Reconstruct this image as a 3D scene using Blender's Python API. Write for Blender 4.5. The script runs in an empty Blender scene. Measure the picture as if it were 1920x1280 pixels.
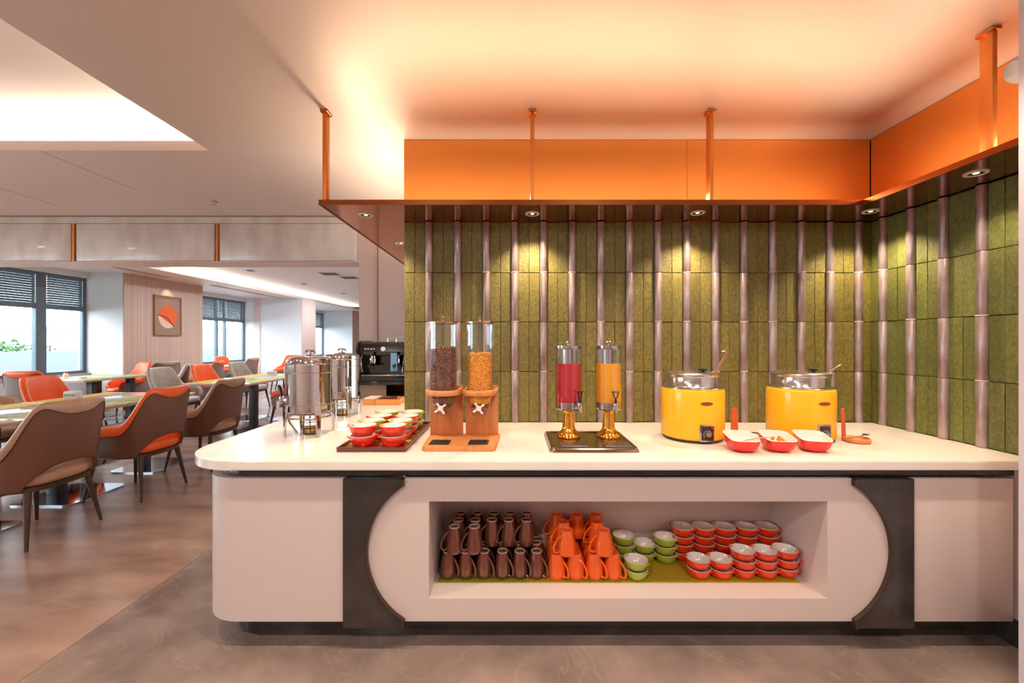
import bpy, bmesh, math, random
from math import sin, cos, pi, radians as R
from mathutils import Vector, Matrix
random.seed(7)
S = bpy.context.scene
COL = S.collection

# ---------------------------------------------------------------- camera
H = 1.45; F = 783.0
cd = bpy.data.cameras.new('camera'); cam = bpy.data.objects.new('camera', cd); COL.objects.link(cam)
cam.location = (0, 0, H); cam.rotation_euler = (pi/2, 0, 0)
cd.sensor_width = 36; cd.lens = F/1920*36; cd.clip_start = 0.05; cd.clip_end = 200
S.camera = cam
S.view_settings.view_transform = 'Standard'; S.view_settings.look = 'None'
S.view_settings.exposure = 0.0; S.view_settings.gamma = 1; S.view_settings.use_curve_mapping = False
S.cycles.max_bounces = 10; S.cycles.diffuse_bounces = 5; S.cycles.glossy_bounces = 5
S.cycles.transparent_max_bounces = 24; S.cycles.transmission_bounces = 8
S.cycles.caustics_reflective = False; S.cycles.caustics_refractive = False
S.cycles.sample_clamp_indirect = 6
# ---------------------------------------------------------------- world
w = bpy.data.worlds.new('overcast sky'); S.world = w; w.use_nodes = True
bgn = w.node_tree.nodes['Background']
bgn.inputs[0].default_value = (0.86, 0.93, 1.0, 1); bgn.inputs[1].default_value = 13

def lin(c):
    return tuple(((v/255)/12.92 if v/255 <= .04045 else ((v/255+.055)/1.055)**2.4) for v in c)
WARM = (1.0, .74, .50); WARMW = (1.0, .86, .70); NEUT = (1.0, .94, .88); COOL = (.82, .91, 1.0)
def area(name, loc, size, energy, color=WARM, aim=(0, 0, -1), spread=180, shape='RECTANGLE', roll=None):
    l = bpy.data.lights.new(name, 'AREA'); l.shape = shape; l.size = size[0]; l.size_y = size[1]
    l.energy = energy; l.color = color; l.spread = R(spread)
    o = bpy.data.objects.new(name, l); COL.objects.link(o); o.location = loc
    zz = -Vector(aim).normalized(); ref = Vector((0, 1, 0)) if abs(zz.y) < .97 else Vector((0, 0, 1))
    yy = (ref-zz*ref.dot(zz)).normalized(); xx = yy.cross(zz)
    o.rotation_euler = Matrix((xx, yy, zz)).transposed().to_euler()
    return o
def spot(name, loc, energy, color, angle, blend=.6, aim=(0, 0, -1), r=.02):
    l = bpy.data.lights.new(name, 'SPOT'); l.energy = energy; l.color = color
    l.spot_size = R(angle); l.spot_blend = blend; l.shadow_soft_size = r
    o = bpy.data.objects.new(name, l); COL.objects.link(o); o.location = loc
    o.rotation_euler = Vector(aim).to_track_quat('-Z', 'Y').to_euler()
def portal(loc, size, aim):
    o = area('window_portal', loc, size, 1, aim=aim); o.data.cycles.is_portal = True
ZC = 2.825            # buffet-side ceiling
ZS = 2.285            # top of copper shelf
# LED strips lying on the copper shelf (hidden above it, real cove light)
area('shelf_led', (-1.09, 3.40, ZS+.02), (.03, 1.65), 11, (1, .76, .52), (0.05, 0, 1))
area('shelf_led', (.65, 2.54, ZS+.03), (3.0, .04), 8.5, (1, .70, .43), (0, -1, .45), 130)
area('shelf_led', (.65, 2.55, ZS+.02), (3.1, .03), 9, (1, .76, .52), (0, 1, .7), 100)
area('shelf_led', (2.22, 2.1, ZS+.03), (.05, .8), 2, WARM, (-1, 0, .42), 130)
area('shelf_led', (2.16, 2.1, ZS+.02), (.03, .8), 2.4, (1, .76, .52), (1, 0, .7), 100)
# tray recess in the dining ceiling
area('recess_led', (-4.2, 3.13, 2.905), (3.9, .04), 60, WARMW, (0, -.15, 1))
area('recess_led', (-2.06, .9, 2.905), (.04, 3.9), 40, WARMW, (-.15, 0, 1))
# cove behind the beam
area('cove_led', (-7.5, 12.5, 2.97), (.05, 15), 260, WARMW, (.15, 0, 1))
# unseen fill lights added under the ceiling, beside and behind the camera
for x, y in ((-.9, -.6), (.9, -.6), (-3.0, -2.2), (-5.0, -2.4), (-7.4, 1.5), (-7.4, 4.2)):
    area('ceiling_fill', (x, y, 2.81), (.3, .3), 40, NEUT, (0, 0, -1), 180, 'DISK')
for x, y in ((-6.2, 9.9), (-6.07, 12.2), (-5.9, 14.6), (-3.5, 7.2), (-3.5, 10.5)):
    area('ceiling_fill', (x, y, 3.11), (.2, .2), 55, COOL, (0, 0, -1), 180, 'DISK')  # cool fill beyond the beam, partly at the visible downlights
for x, y in ((-1.55, 1.36), (-.35, 1.36), (.75, 1.36), (1.75, 1.36)):
    spot('ceiling_spot', (x, y, 2.80), 80, (1, .84, .66), 120, .8, r=.04)
DL = [(-.943, 2.694), (.13, 2.67), (1.178, 2.65), (2.25, 2.62), (2.25, 2.025), (-.923, 3.474)]
for x, y in DL:
    spot('shelf_spot', (x, y, 2.25), 54 if y > 2.5 else 24, (1, .80, .55), 112, .75)
spot('picture_spot', (-8.04, 9.93, 2.87), 16, WARM, 80, .6, (-.05, 0, -1))
for y0, y1 in ((-2.5, 1.2), (2.0, 5.7), (6.0, 8.82), (11.07, 14.05), (15.04, 19.9)):
    portal((-8.95, (y0+y1)/2, 1.78), (2.0, y1-y0), (1, 0, 0))

# ---------------------------------------------------------------- materials
MATS = {}
def mat(name, rgb, rough=.5, metal=0, spec=.5, coat=0, rgb2=None, scale=8, detail=6, bump=0, bscale=None,
        stretch=(1, 1, 1), rand=0, emit=0, lo=.35, hi=.65, space='Object', sss=0):
    if name in MATS: return MATS[name]
    m = bpy.data.materials.new(name); m.use_nodes = True; nt = m.node_tree; N = nt.nodes; L = nt.links
    p = N['Principled BSDF']; c = lin(rgb)
    p.inputs['Base Color'].default_value = (*c, 1); p.inputs['Roughness'].default_value = rough
    p.inputs['Metallic'].default_value = metal; p.inputs['Specular IOR Level'].default_value = spec
    p.inputs['Coat Weight'].default_value = coat; p.inputs['Coat Roughness'].default_value = .08
    if emit: p.inputs['Emission Color'].default_value = (*c, 1); p.inputs['Emission Strength'].default_value = emit
    if rgb2 or bump:
        tc = N.new('ShaderNodeTexCoord'); mp = N.new('ShaderNodeMapping'); mp.inputs['Scale'].default_value = stretch
        L.new(tc.outputs[space], mp.inputs['Vector'])
        src = mp.outputs[0]
        if rand:
            oi = N.new('ShaderNodeObjectInfo'); ml = N.new('ShaderNodeVectorMath'); ml.operation = 'ADD'
            cx = N.new('ShaderNodeMath'); cx.operation = 'MULTIPLY'; cx.inputs[1].default_value = 37
            L.new(oi.outputs['Random'], cx.inputs[0]); L.new(mp.outputs[0], ml.inputs[0]); L.new(cx.outputs[0], ml.inputs[1])
            src = ml.outputs[0]
    last = None
    if rgb2:
        nz = N.new('ShaderNodeTexNoise'); nz.inputs['Scale'].default_value = scale; nz.inputs['Detail'].default_value = detail
        L.new(src, nz.inputs['Vector'])
        cr = N.new('ShaderNodeValToRGB'); cr.color_ramp.elements[0].position = lo; cr.color_ramp.elements[1].position = hi
        cr.color_ramp.elements[0].color = (*c, 1); cr.color_ramp.elements[1].color = (*lin(rgb2), 1)
        L.new(nz.outputs[0], cr.inputs[0]); last = cr.outputs[0]
    if rand:
        if last is None:
            rg = N.new('ShaderNodeRGB'); rg.outputs[0].default_value = (*c, 1); last = rg.outputs[0]; oi = N.new('ShaderNodeObjectInfo')
        hs = N.new('ShaderNodeHueSaturation'); mr = N.new('ShaderNodeMapRange')
        mr.inputs['To Min'].default_value = 1-rand; mr.inputs['To Max'].default_value = 1+rand
        L.new(oi.outputs['Random'], mr.inputs[0]); L.new(mr.outputs[0], hs.inputs['Value']); L.new(last, hs.inputs['Color'])
        last = hs.outputs[0]
    if last is not None: L.new(last, p.inputs['Base Color'])
    if bump:
        nb = N.new('ShaderNodeTexNoise'); nb.inputs['Scale'].default_value = bscale or scale*4; nb.inputs['Detail'].default_value = 5
        L.new(src, nb.inputs['Vector'])
        b = N.new('ShaderNodeBump'); b.inputs['Strength'].default_value = bump; b.inputs['Distance'].default_value = .01
        L.new(nb.outputs[0], b.inputs['Height']); L.new(b.outputs[0], p.inputs['Normal'])
    MATS[name] = m
    return m
def glassmat(name, tint=(.97, .985, 1), f=1.45, rough=.02, gain=1.0):
    if name in MATS: return MATS[name]
    m = bpy.data.materials.new(name); m.use_nodes = True; nt = m.node_tree; N = nt.nodes; L = nt.links
    N.remove(N['Principled BSDF']); out = N['Material Output']
    t = N.new('ShaderNodeBsdfTransparent'); t.inputs[0].default_value = (*tint, 1)
    g = N.new('ShaderNodeBsdfGlossy'); g.inputs['Roughness'].default_value = rough
    fr = N.new('ShaderNodeLayerWeight'); fr.inputs['Blend'].default_value = .5
    pw = N.new('ShaderNodeMath'); pw.operation = 'POWER'; pw.inputs[1].default_value = 3; ad = N.new('ShaderNodeMath'); ad.inputs[1].default_value = .035
    L.new(fr.outputs['Facing'], pw.inputs[0]); L.new(pw.outputs[0], ad.inputs[0])
    mu = N.new('ShaderNodeMath'); mu.operation = 'MULTIPLY'; mu.inputs[1].default_value = gain; mu.use_clamp = True
    L.new(ad.outputs[0], mu.inputs[0])
    mx = N.new('ShaderNodeMixShader'); L.new(mu.outputs[0], mx.inputs[0]); L.new(t.outputs[0], mx.inputs[1]); L.new(g.outputs[0], mx.inputs[2])
    L.new(mx.outputs[0], out.inputs['Surface']); MATS[name] = m
    return m

white_panel = mat('satin white panel', (208, 190, 182), .32, spec=.5)
white_stone = mat('white quartz', (232, 220, 210), .18, rgb2=(212, 198, 190), scale=3, lo=.55, hi=.8, coat=.2)
black_stone = mat('black brown stone', (46, 40, 38), .16, rgb2=(66, 57, 53), scale=5, lo=.45, hi=.75, coat=.3)
plaster = mat('satin ceiling panel', (232, 216, 208), .46, metal=.40)
plaster_warm = mat('ceiling lacquer', (232, 202, 172), .30, spec=.6)
wall_white = mat('white wall paint', (230, 234, 238), .6)
wall_pink = mat('blush wall panel', (226, 202, 192), .45)
flute = mat('fluted timber veneer', (206, 178, 160), .5, rgb2=(186, 158, 142), scale=1.2, stretch=(30, 30, .05), lo=.4, hi=.6)
marble = mat('pale marble', (240, 232, 224), .3, rgb2=(222, 208, 196), scale=3.5, stretch=(1.5, 1, .7), lo=.4, hi=.68, coat=.2)
copper = mat('satin copper', (236, 148, 72), .36, metal=.75, bump=.02, bscale=60, stretch=(.2, .2, 4))
copper_dark = mat('polished copper underside', (206, 134, 88), .13, metal=1)
bronze = mat('bronze metal', (92, 74, 62), .35, metal=.8)
steel = mat('mirror steel', (205, 200, 196), .09, metal=1)
steel_b = mat('brushed steel', (196, 190, 184), .25, metal=1)
gold = mat('gold plate', (236, 178, 72), .10, metal=1)
pipe_m = mat('aged galvanised pipe', (182, 166, 166), .33, metal=.55, rgb2=(150, 128, 124), scale=14, stretch=(1, 1, .5), bump=.15, bscale=60, rand=.08)
tile_m = mat('rough green glazed tile', (94, 86, 32), .42, rgb2=(136, 122, 56), scale=70, stretch=(1, 1, .7), rand=.18, bump=.5, bscale=180, lo=.35, hi=.75, spec=.6)
tile_g = mat('rough leaf green glazed tile', (84, 88, 34), .42, rgb2=(120, 120, 58), scale=70, stretch=(1, 1, .7), rand=.15, bump=.5, bscale=180, lo=.35, hi=.75, spec=.6)
grout = mat('dark grout', (58, 50, 30), .8)
black_pl = mat('black plastic', (18, 17, 17), .3)
black_gl = mat('gloss black', (14, 13, 14), .1, coat=.5)
wood = mat('bamboo wood', (214, 142, 86), .45, rgb2=(196, 120, 66), scale=3, stretch=(12, 12, .8), lo=.3, hi=.7)
wood_o = mat('orange wood', (206, 92, 36), .45, rgb2=(186, 76, 28), scale=3, stretch=(14, 14, .8))
glass = glassmat('clear glass')
winglass = glassmat('window glass', (.93, .97, .98), gain=.6)
frame_m = mat('grey window frame', (92, 108, 116), .45)
blind_m = mat('dark slatted blind', (92, 106, 114), .6)
# floor materials
def stone_floor(name, a, b, vein, rough, st=(1, 1, 1), sc=3.2):
    m = mat(name, a, rough, rgb2=b, scale=sc, detail=9, stretch=st, lo=.3, hi=.7, bump=.02, bscale=30, spec=.5)
    nt = m.node_tree; N = nt.nodes; L = nt.links; p = N['Principled BSDF']
    tc = N.new('ShaderNodeTexCoord'); n1 = N.new('ShaderNodeTexNoise'); n1.inputs['Scale'].default_value = 2.6; n1.inputs['Detail'].default_value = 8
    n1.inputs['Distortion'].default_value = 1.2
    L.new(tc.outputs['Object'], n1.inputs['Vector'])
    cr = N.new('ShaderNodeValToRGB'); e = cr.color_ramp.elements
    e[0].position = .488; e[0].color = (0, 0, 0, 1); e[1].position = .5; e[1].color = (1, 1, 1, 1)
    e2 = cr.color_ramp.elements.new(.512); e2.color = (0, 0, 0, 1)
    L.new(n1.outputs[0], cr.inputs[0])
    mul = N.new('ShaderNodeMath'); mul.operation = 'MULTIPLY'; mul.inputs[1].default_value = .12
    L.new(cr.outputs[0], mul.inputs[0])
    src = p.inputs['Base Color'].links[0].from_socket
    mx = N.new('ShaderNodeMix'); mx.data_type = 'RGBA'
    L.new(mul.outputs[0], mx.inputs['Factor']); L.new(src, mx.inputs['A']); mx.inputs['B'].default_value = (*lin(vein), 1)
    L.new(mx.outputs['Result'], p.inputs['Base Color'])
    return m
floor_g = stone_floor('grey brown marble floor', (156, 134, 122), (118, 99, 91), (206, 180, 164), .20)
floor_w = stone_floor('warm brown stone floor', (172, 140, 124), (132, 104, 92), (196, 168, 152), .24, (.5, 1.6, 1), 3)

# ---------------------------------------------------------------- mesh helpers
def finish(bm, ang=.6):
    bmesh.ops.recalc_face_normals(bm, faces=bm.faces)
    for f in bm.faces: f.smooth = True
    for e in bm.edges:
        if len(e.link_faces) != 2 or e.calc_face_angle(0) > ang: e.smooth = False
def mesh(name, bm, m, ang=.6):
    finish(bm, ang); me = bpy.data.meshes.new(name); bm.to_mesh(me); bm.free()
    if m: me.materials.append(m)
    return me
def obj(name, bm, m, parent=None, loc=None, rot=None, label=None, ang=.6):
    me = mesh(name, bm, m, ang) if isinstance(bm, bmesh.types.BMesh) else bm
    o = bpy.data.objects.new(name, me); COL.objects.link(o)
    if parent: o.parent = parent
    if loc: o.location = loc
    if rot: o.rotation_euler = rot
    if label: o['label'] = label
    return o
def thing(name, label, cat, loc=(0, 0, 0), rz=0, group=None):
    o = bpy.data.objects.new(name, None); COL.objects.link(o); o.empty_display_size = .05
    o.location = loc; o.rotation_euler = (0, 0, rz); tag(o, label, cat, group); return o
def tag(o, label, cat, group=None, kind=None):
    o['label'] = label; o['category'] = cat
    if group: o['group'] = group
    if kind: o['kind'] = kind
    return o
def struct(name, bm, m, parent=None, label=None):
    o = obj(name, bm, m, parent); 
    if not parent: o['kind'] = 'structure'
    if label: o['label'] = label
    return o
def copytree(o, loc=None, rz=None, parent=None):
    c = o.copy(); COL.objects.link(c)
    if parent: c.parent = parent
    if loc is not None: c.location = loc
    if rz is not None: c.rotation_euler = (0, 0, rz)
    for k in list(o.children): copytree(k, parent=c)
    return c
def NB(): return bmesh.new()
def box(bm, x0, x1, y0, y1, z0, z1, bev=0, seg=2, M=None):
    r = bmesh.ops.create_cube(bm, size=1); vs = r['verts']
    for v in vs:
        v.co = Vector(((x0+x1)/2+v.co.x*(x1-x0), (y0+y1)/2+v.co.y*(y1-y0), (z0+z1)/2+v.co.z*(z1-z0)))
    if bev:
        es = {e for v in vs for e in v.link_edges}
        rr = bmesh.ops.bevel(bm, geom=list(es), offset=bev, segments=seg, affect='EDGES', profile=.5)
        vs = list({v for f in rr['faces'] for v in f.verts} | {v for v in vs if v.is_valid})
    if M is not None:
        for v in vs: v.co = M @ v.co
    return bm
def bx(*a, **k): return box(NB(), *a, **k)
def lathe(bm, prof, seg=32, c=(0, 0, 0), M=None, closed=False):
    rings = []
    for r, z in prof:
        if r < 1e-6: ring = [bm.verts.new((0, 0, z))]
        else: ring = [bm.verts.new((r*cos(2*pi*i/seg), r*sin(2*pi*i/seg), z)) for i in range(seg)]
        rings.append(ring)
    pairs = list(zip(rings[:-1], rings[1:]))
    if closed: pairs.append((rings[-1], rings[0]))
    for a, b in pairs:
        if len(a) == 1 and len(b) == 1: continue
        for i in range(seg):
            j = (i+1) % seg
            if len(a) == 1: bm.faces.new((a[0], b[i], b[j]))
            elif len(b) == 1: bm.faces.new((a[i], a[j], b[0]))
            else: bm.faces.new((a[i], a[j], b[j], b[i]))
    T = Matrix.Translation(c) @ (M if M is not None else Matrix())
    for rg in rings:
        for v in rg: v.co = T @ v.co
    return bm
def tube(bm, pts, r, seg=8, closed=False):
    pts = [Vector(p) for p in pts]; n = len(pts); rr = r if isinstance(r, (list, tuple)) else [r]*n
    rings = []; up = None
    for i, p in enumerate(pts):
        if closed: t = pts[(i+1) % n]-pts[i-1]
        else: t = pts[min(i+1, n-1)]-pts[max(i-1, 0)]
        t.normalize()
        if up is None:
            up = Vector((0, 0, 1)) if abs(t.z) < .9 else Vector((1, 0, 0))
        s = t.cross(up); s.normalize(); up = s.cross(t); up.normalize()
        rings.append([bm.verts.new(p+(s*cos(2*pi*k/seg)+up*sin(2*pi*k/seg))*rr[i]) for k in range(seg)])
    for i in range(n if closed else n-1):
        a, b = rings[i], rings[(i+1) % n]
        for k in range(seg):
            bm.faces.new((a[k], a[(k+1) % seg], b[(k+1) % seg], b[k]))
    if not closed:
        bm.faces.new(rings[0][::-1]); bm.faces.new(rings[-1])
    return bm
def prism(bm, pts, lo, hi, axis='z'):
    def mk(p, h): return {'z': (p[0], p[1], h), 'y': (p[0], h, p[1]), 'x': (h, p[0], p[1])}[axis]
    a = [bm.verts.new(mk(p, lo)) for p in pts]; b = [bm.verts.new(mk(p, hi)) for p in pts]
    n = len(pts)
    bm.faces.new(a); bm.faces.new(b[::-1])
    for i in range(n): bm.faces.new((a[i], b[i], b[(i+1) % n], a[(i+1) % n]))
    return bm
def loft(bm, loops, cap0=True, cap1=True):
    rings = [[bm.verts.new(p) for p in lp] for lp in loops]
    n = len(rings[0])
    for a, b in zip(rings[:-1], rings[1:]):
        for i in range(n): bm.faces.new((a[i], a[(i+1) % n], b[(i+1) % n], b[i]))
    if cap0: bm.faces.new(rings[0][::-1])
    if cap1: bm.faces.new(rings[-1])
    return bm
def selip(a, b, n, z, k=32, cx=0, cy=0):
    o = []
    for i in range(k):
        t = 2*pi*i/k; c, s = cos(t), sin(t)
        o.append((cx+a*math.copysign(abs(c)**(2/n), c), cy+b*math.copysign(abs(s)**(2/n), s), z))
    return o
def arc(cx, cy, r, a0, a1, n=10):
    return [(cx+r*cos(R(a0+(a1-a0)*i/n)), cy+r*sin(R(a0+(a1-a0)*i/n))) for i in range(n+1)]
def X(px, D): return (px-960)*D/F
def Z(py, D): return H-(py-640)*D/F
ORD = ['first', 'second', 'third', 'fourth', 'fifth', 'sixth', 'seventh', 'eighth']

# ================================================================ SETTING
# floor
fl = bx(-2.1, 3.2, -4, 4.6, -.1, 0); struct('floor', fl, floor_g, label='grey brown marble floor')
fl = bx(-9.2, -2.104, -4, 22.2, -.1, 0); box(fl, -2.104, 3.2, 4.604, 22.2, -.1, 0)
struct('floor', fl, floor_w, label='warm brown polished stone floor of the dining area')
struct('floor', bx(-9.2, 3.2, -4, 22.2, -.2, -.101), grout, label='screed under the stone floor')
# ceiling with tray recess
cl = NB()
TX0, TX1, TY0, TY1 = -6.3, -2.18, -1.4, 3.007
box(cl, TX1, 3.2, -4, 4.6, ZC, ZC+.07)
box(cl, -9.2, TX0, -4, 4.6, ZC, ZC+.07)
box(cl, TX0, TX1, TY1, 4.6, ZC, ZC+.07)
box(cl, TX0, TX1, -4, TY0, ZC, ZC+.07)
struct('ceiling', cl, plaster_warm if False else plaster, label='pale pink painted ceiling with a recessed tray')
tr = NB(); e = .25
box(tr, TX0-e, TX1+e, TY0-e, TY1+e, 3.02, 3.06)
box(tr, TX0-e-.03, TX0-e, TY0-e, TY1+e, ZC+.07, 3.06); box(tr, TX1+e, TX1+e+.03, TY0-e, TY1+e, ZC+.07, 3.06)
box(tr, TX0-e, TX1+e, TY0-e-.03, TY0-e, ZC+.07, 3.06); box(tr, TX0-e, TX1+e, TY1+e, TY1+e+.03, ZC+.07, 3.06)
struct('ceiling', tr, plaster, label='lit tray recess lid in the dining ceiling')
# hairline joints in the ceiling
struct('trim_1', bx(-3.412, -3.408, 3.02, 3.78, ZC-.001, ZC+.002), bronze)
struct('trim_2', bx(-4.602, -4.598, 3.7, 4.25, ZC-.001, ZC+.002), bronze)
# far room ceilings
cl = bx(-9.2, -7.14, 4.87, 22.2, 2.90, 2.962); box(cl, -9.2, -7.9, 4.87, 22.2, 2.962, 3.2)
box(cl, -7.98, -7.92, 4.87, 22.2, 2.962, 3.2)
struct('ceiling', cl, plaster, label='lower ceiling strip along the windows')
struct('ceiling', bx(-7.95, 3.2, 4.6, 22.2, 3.13, 3.2), wall_white, label='higher white ceiling beyond the beam')
# walls
wb = bx(-.735, 3.2, 2.871, 3.06, 0, ZC); WB = struct('wall_back', wb, grout, label='buffet wall of green tiles and pipes')
WR = struct('wall_right', bx(2.47, 3.2, 1.69, 2.871, 0, ZC), grout, label='side wall of green tiles and pipes')
struct('wall_rear', bx(-9.2, 3.2, -4.2, -4, -.1, 3.2), wall_pink)
struct('wall_side', bx(2.05, 3.2, -4, 1.69, 0, ZC), mat('lilac white jamb', (214, 200, 206), .5), label='white wall corner at the right edge')
struct('wall_far', bx(-9.2, 3.2, 22, 22.2, -.1, 3.2), wall_pink)
struct('wall_middle', bx(-1.685, 0, 4.6, 22, 0, 3.13), wall_pink, label='blush panelled wall beside the espresso machine')
wmj = struct('trim_3', bx(X(708, 4.59)-.002, X(708, 4.59)+.002, 4.592, 4.601, 0, ZC), bronze)
struct('wall_back_room', bx(0, 3.2, 4.6, 4.8, 0, ZC), wall_pink)
# window wall
XW = -8.955; Z0, Z1 = .79, 2.78
wl = NB()
box(wl, XW-.2, XW, -4, 22, 0, Z0); box(wl, XW-.2, XW, -4, 22, Z1, 3.2)
solid = [(-4, -2.5), (1.2, 2.0), (5.7, 6.0), (8.82, 11.07), (14.05, 15.04), (19.9, 22)]
for a, b in solid: box(wl, XW-.2, XW, a, b, Z0, Z1)
struct('wall_left', wl, wall_white, label='white window wall')
# pilasters
def pier(y0, y1, x1, m_face, m_side):
    p = struct('wall_pier', bx(XW, x1-.02, y0, y1, 0, 2.9), m_face)
    struct('veneer_panel', bx(x1-.02, x1, y0+.002, y1-.002, .08, 2.9), m_side, p)
    struct('baseboard', bx(x1-.02, x1+.01, y0, y1, 0, .08), bronze, p)
    return p
pier(8.82, 11.07, -8.2, wall_white, flute)
pier(14.05, 15.04, -7.07, wall_white, wall_pink)
pier(19.9, 22, -7.6, wall_white, wall_pink)
struct('trim_4', bx(-8.67, -8.47, 14.03, 14.05, 0, 2.9), wall_pink)

def window(n, y0, y1, muls, blindz=2.18, mm=None):
    wdw = struct('window_%d' % n, (lambda b: (box(b, XW-.10, XW-.04, y0, y1, Z0, Z0+.06), box(b, XW-.10, XW-.04, y0, y1, Z1-.05, Z1),
        box(b, XW-.10, XW-.04, y0, y0+.06, Z0+.06, Z1-.05), box(b, XW-.10, XW-.04, y1-.07, y1, Z0+.06, Z1-.05), b)[-1])(NB()), frame_m)
    edges = [y0+.06]
    for a, b in muls:
        struct('mullion', bx(XW-.11, XW-.03, a, b, Z0+.06, Z1-.05), mm or frame_m, wdw); edges += [a, b]
    edges.append(y1-.07)
    for i in range(0, len(edges), 2):
        a, b = edges[i], edges[i+1]
        struct('transom', bx(XW-.10, XW-.04, a, b, blindz-.10, blindz), frame_m, wdw)
        struct('pane', bx(XW-.075, XW-.069, a, b, Z0+.06, blindz-.10), winglass, wdw)
        struct('pane', bx(XW-.085, XW-.08, a, b, blindz, Z1-.05), winglass, wdw)
        bb = NB(); nf = 12; h = (Z1-.05-blindz)/nf
        for k in range(nf):
            box(bb, -.024, .024, a+.01, b-.01, -.0015, .0015, M=Matrix.Translation((XW-.04, 0, blindz+(k+.5)*h)) @ Matrix.Rotation(R(-58), 4, 'Y'))
        for yy in (a+.08, b-.08): tube(bb, [(XW-.015, yy, blindz), (XW-.015, yy, Z1-.05)], .002, 4)
        bl_ = struct('blind', bb, blind_m, wdw)
        hd = NB(); yy = b-.03 if i == 0 else a+.03
        tube(hd, [(XW-.04, yy, 1.38), (XW-.0, yy, 1.38), (XW-.0, yy, 1.26)], .012, 6)
        if n == 1: struct('handle', hd, steel_b, wdw)
    struct('window_sill', bx(XW-.12, XW+.05, y0, y1, Z0-.04, Z0), white_panel, wdw)
    return wdw
window(1, 6.0, 8.82, [(6.94, 7.06), (7.88, 8.06)])
window(2, 11.07, 14.05, [(12.70, 12.76), (13.08, 13.12)])
window(3, 15.04, 19.9, [(17.3, 17.5)])
window(4, 2.0, 5.7, [(3.8, 3.9)])
window(5, -2.5, 1.2, [(-.7, -.6)])
# beam with marble panels
bm = bx(-9.2, -1.685, 4.60, 4.87, 2.316, 3.2); BE = struct('trim_5', bm, wall_pink, label='beam clad in pale marble panels')
xs = [-1.685, -3.235, -4.81, -6.38, -7.95, -9.2]
struct('top_rail', bx(-9.2, -1.685, 4.574, 4.60, 2.745, ZC-.012), marble, BE)
struct('bottom_rail', bx(-9.2, -1.685, 4.574, 4.60, 2.316, 2.329), wall_pink, BE)
for a, b in zip(xs[:-1], xs[1:]):
    struct('panel', bx(b+.03, a-.03, 4.582, 4.60, 2.333, 2.741, bev=.003), marble, BE)
    struct('copper_strip', bx(b-.007, b+.007, 4.576, 4.60, 2.329, 2.745), copper, BE)
# linear air slots in the lower ceiling
def slot(x, y0, y1, z, lab):
    t = thing('air_vent', lab, 'vent', (x, (y0+y1)/2, z))
    b = NB(); L_ = (y1-y0)/2
    box(b, -.06, -.05, -L_, L_, -.006, 0); box(b, .05, .06, -L_, L_, -.006, 0); box(b, -.05, .05, -L_, -L_+.01, -.006, 0); box(b, -.05, .05, L_-.01, L_, -.006, 0)
    obj('frame', b, white_panel, t)
    obj('grille', bx(-.05, .05, -L_+.01, L_-.01, -.003, 0), mat('vent shadow grey', (112, 104, 98), .7), t)
    for k in range(3):
        obj('slat', bx(-.03+k*.028, -.026+k*.028, -L_+.01, L_-.01, -.006, -.003), white_panel, t)
slot(-7.75, 7.0, 9.4, 2.90, 'long thin air slot in the lower ceiling nearest the beam')
slot(-7.72, 10.7, 14.0, 2.90, 'long dark air slot in the lower ceiling above the second window')
for i, (x, y) in enumerate(((-4.5, 10.3), (-4.25, 10.9), (-4.3, 12.4))):
    t = thing('ceiling_vent', ['flat square ceiling vent nearest the marble beam', 'middle flat ceiling vent by the blush wall', 'farthest flat ceiling vent by the blush wall'][i], 'vent', (x, y, 3.13))
    b = NB(); box(b, -.25, .25, -.25, .25, -.012, 0, bev=.004); obj('frame', b, wall_white, t)
    for k in range(5): obj('slat', bx(-.2, .2, -.18+k*.085, -.13+k*.085, -.018, -.010), mat('vent shadow grey', (112, 104, 98), .7), t)
for i, (x, y) in enumerate(((-6.2, 9.9), (-6.07, 12.2), (-5.9, 14.6))):
    t = thing('downlight', ['nearest', 'middle', 'farthest'][i]+' dark round downlight in the white ceiling beyond the beam', 'light', (x, y, 3.128), group='downlights beyond the beam')
    b = lathe(NB(), [(.0, -.012), (.06, -.012), (.09, -.006), (.095, 0), (0, 0)], 20); obj('ring', b, mat('grey light ring', (90, 92, 96), .5), t)
t = thing('sprinkler', 'small metal sprinkler head under the pink dining ceiling', 'sprinkler', (X(401, 4.09), 4.09, ZC))
obj('rosette', lathe(NB(), [(0, -.006), (.03, -.006), (.035, 0), (0, 0)], 16), steel_b, t)
obj('nozzle', lathe(NB(), [(0, -.04), (.02, -.04), (.02, -.036), (.006, -.034), (.006, -.006), (0, -.006)], 12), steel_b, t)

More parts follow.
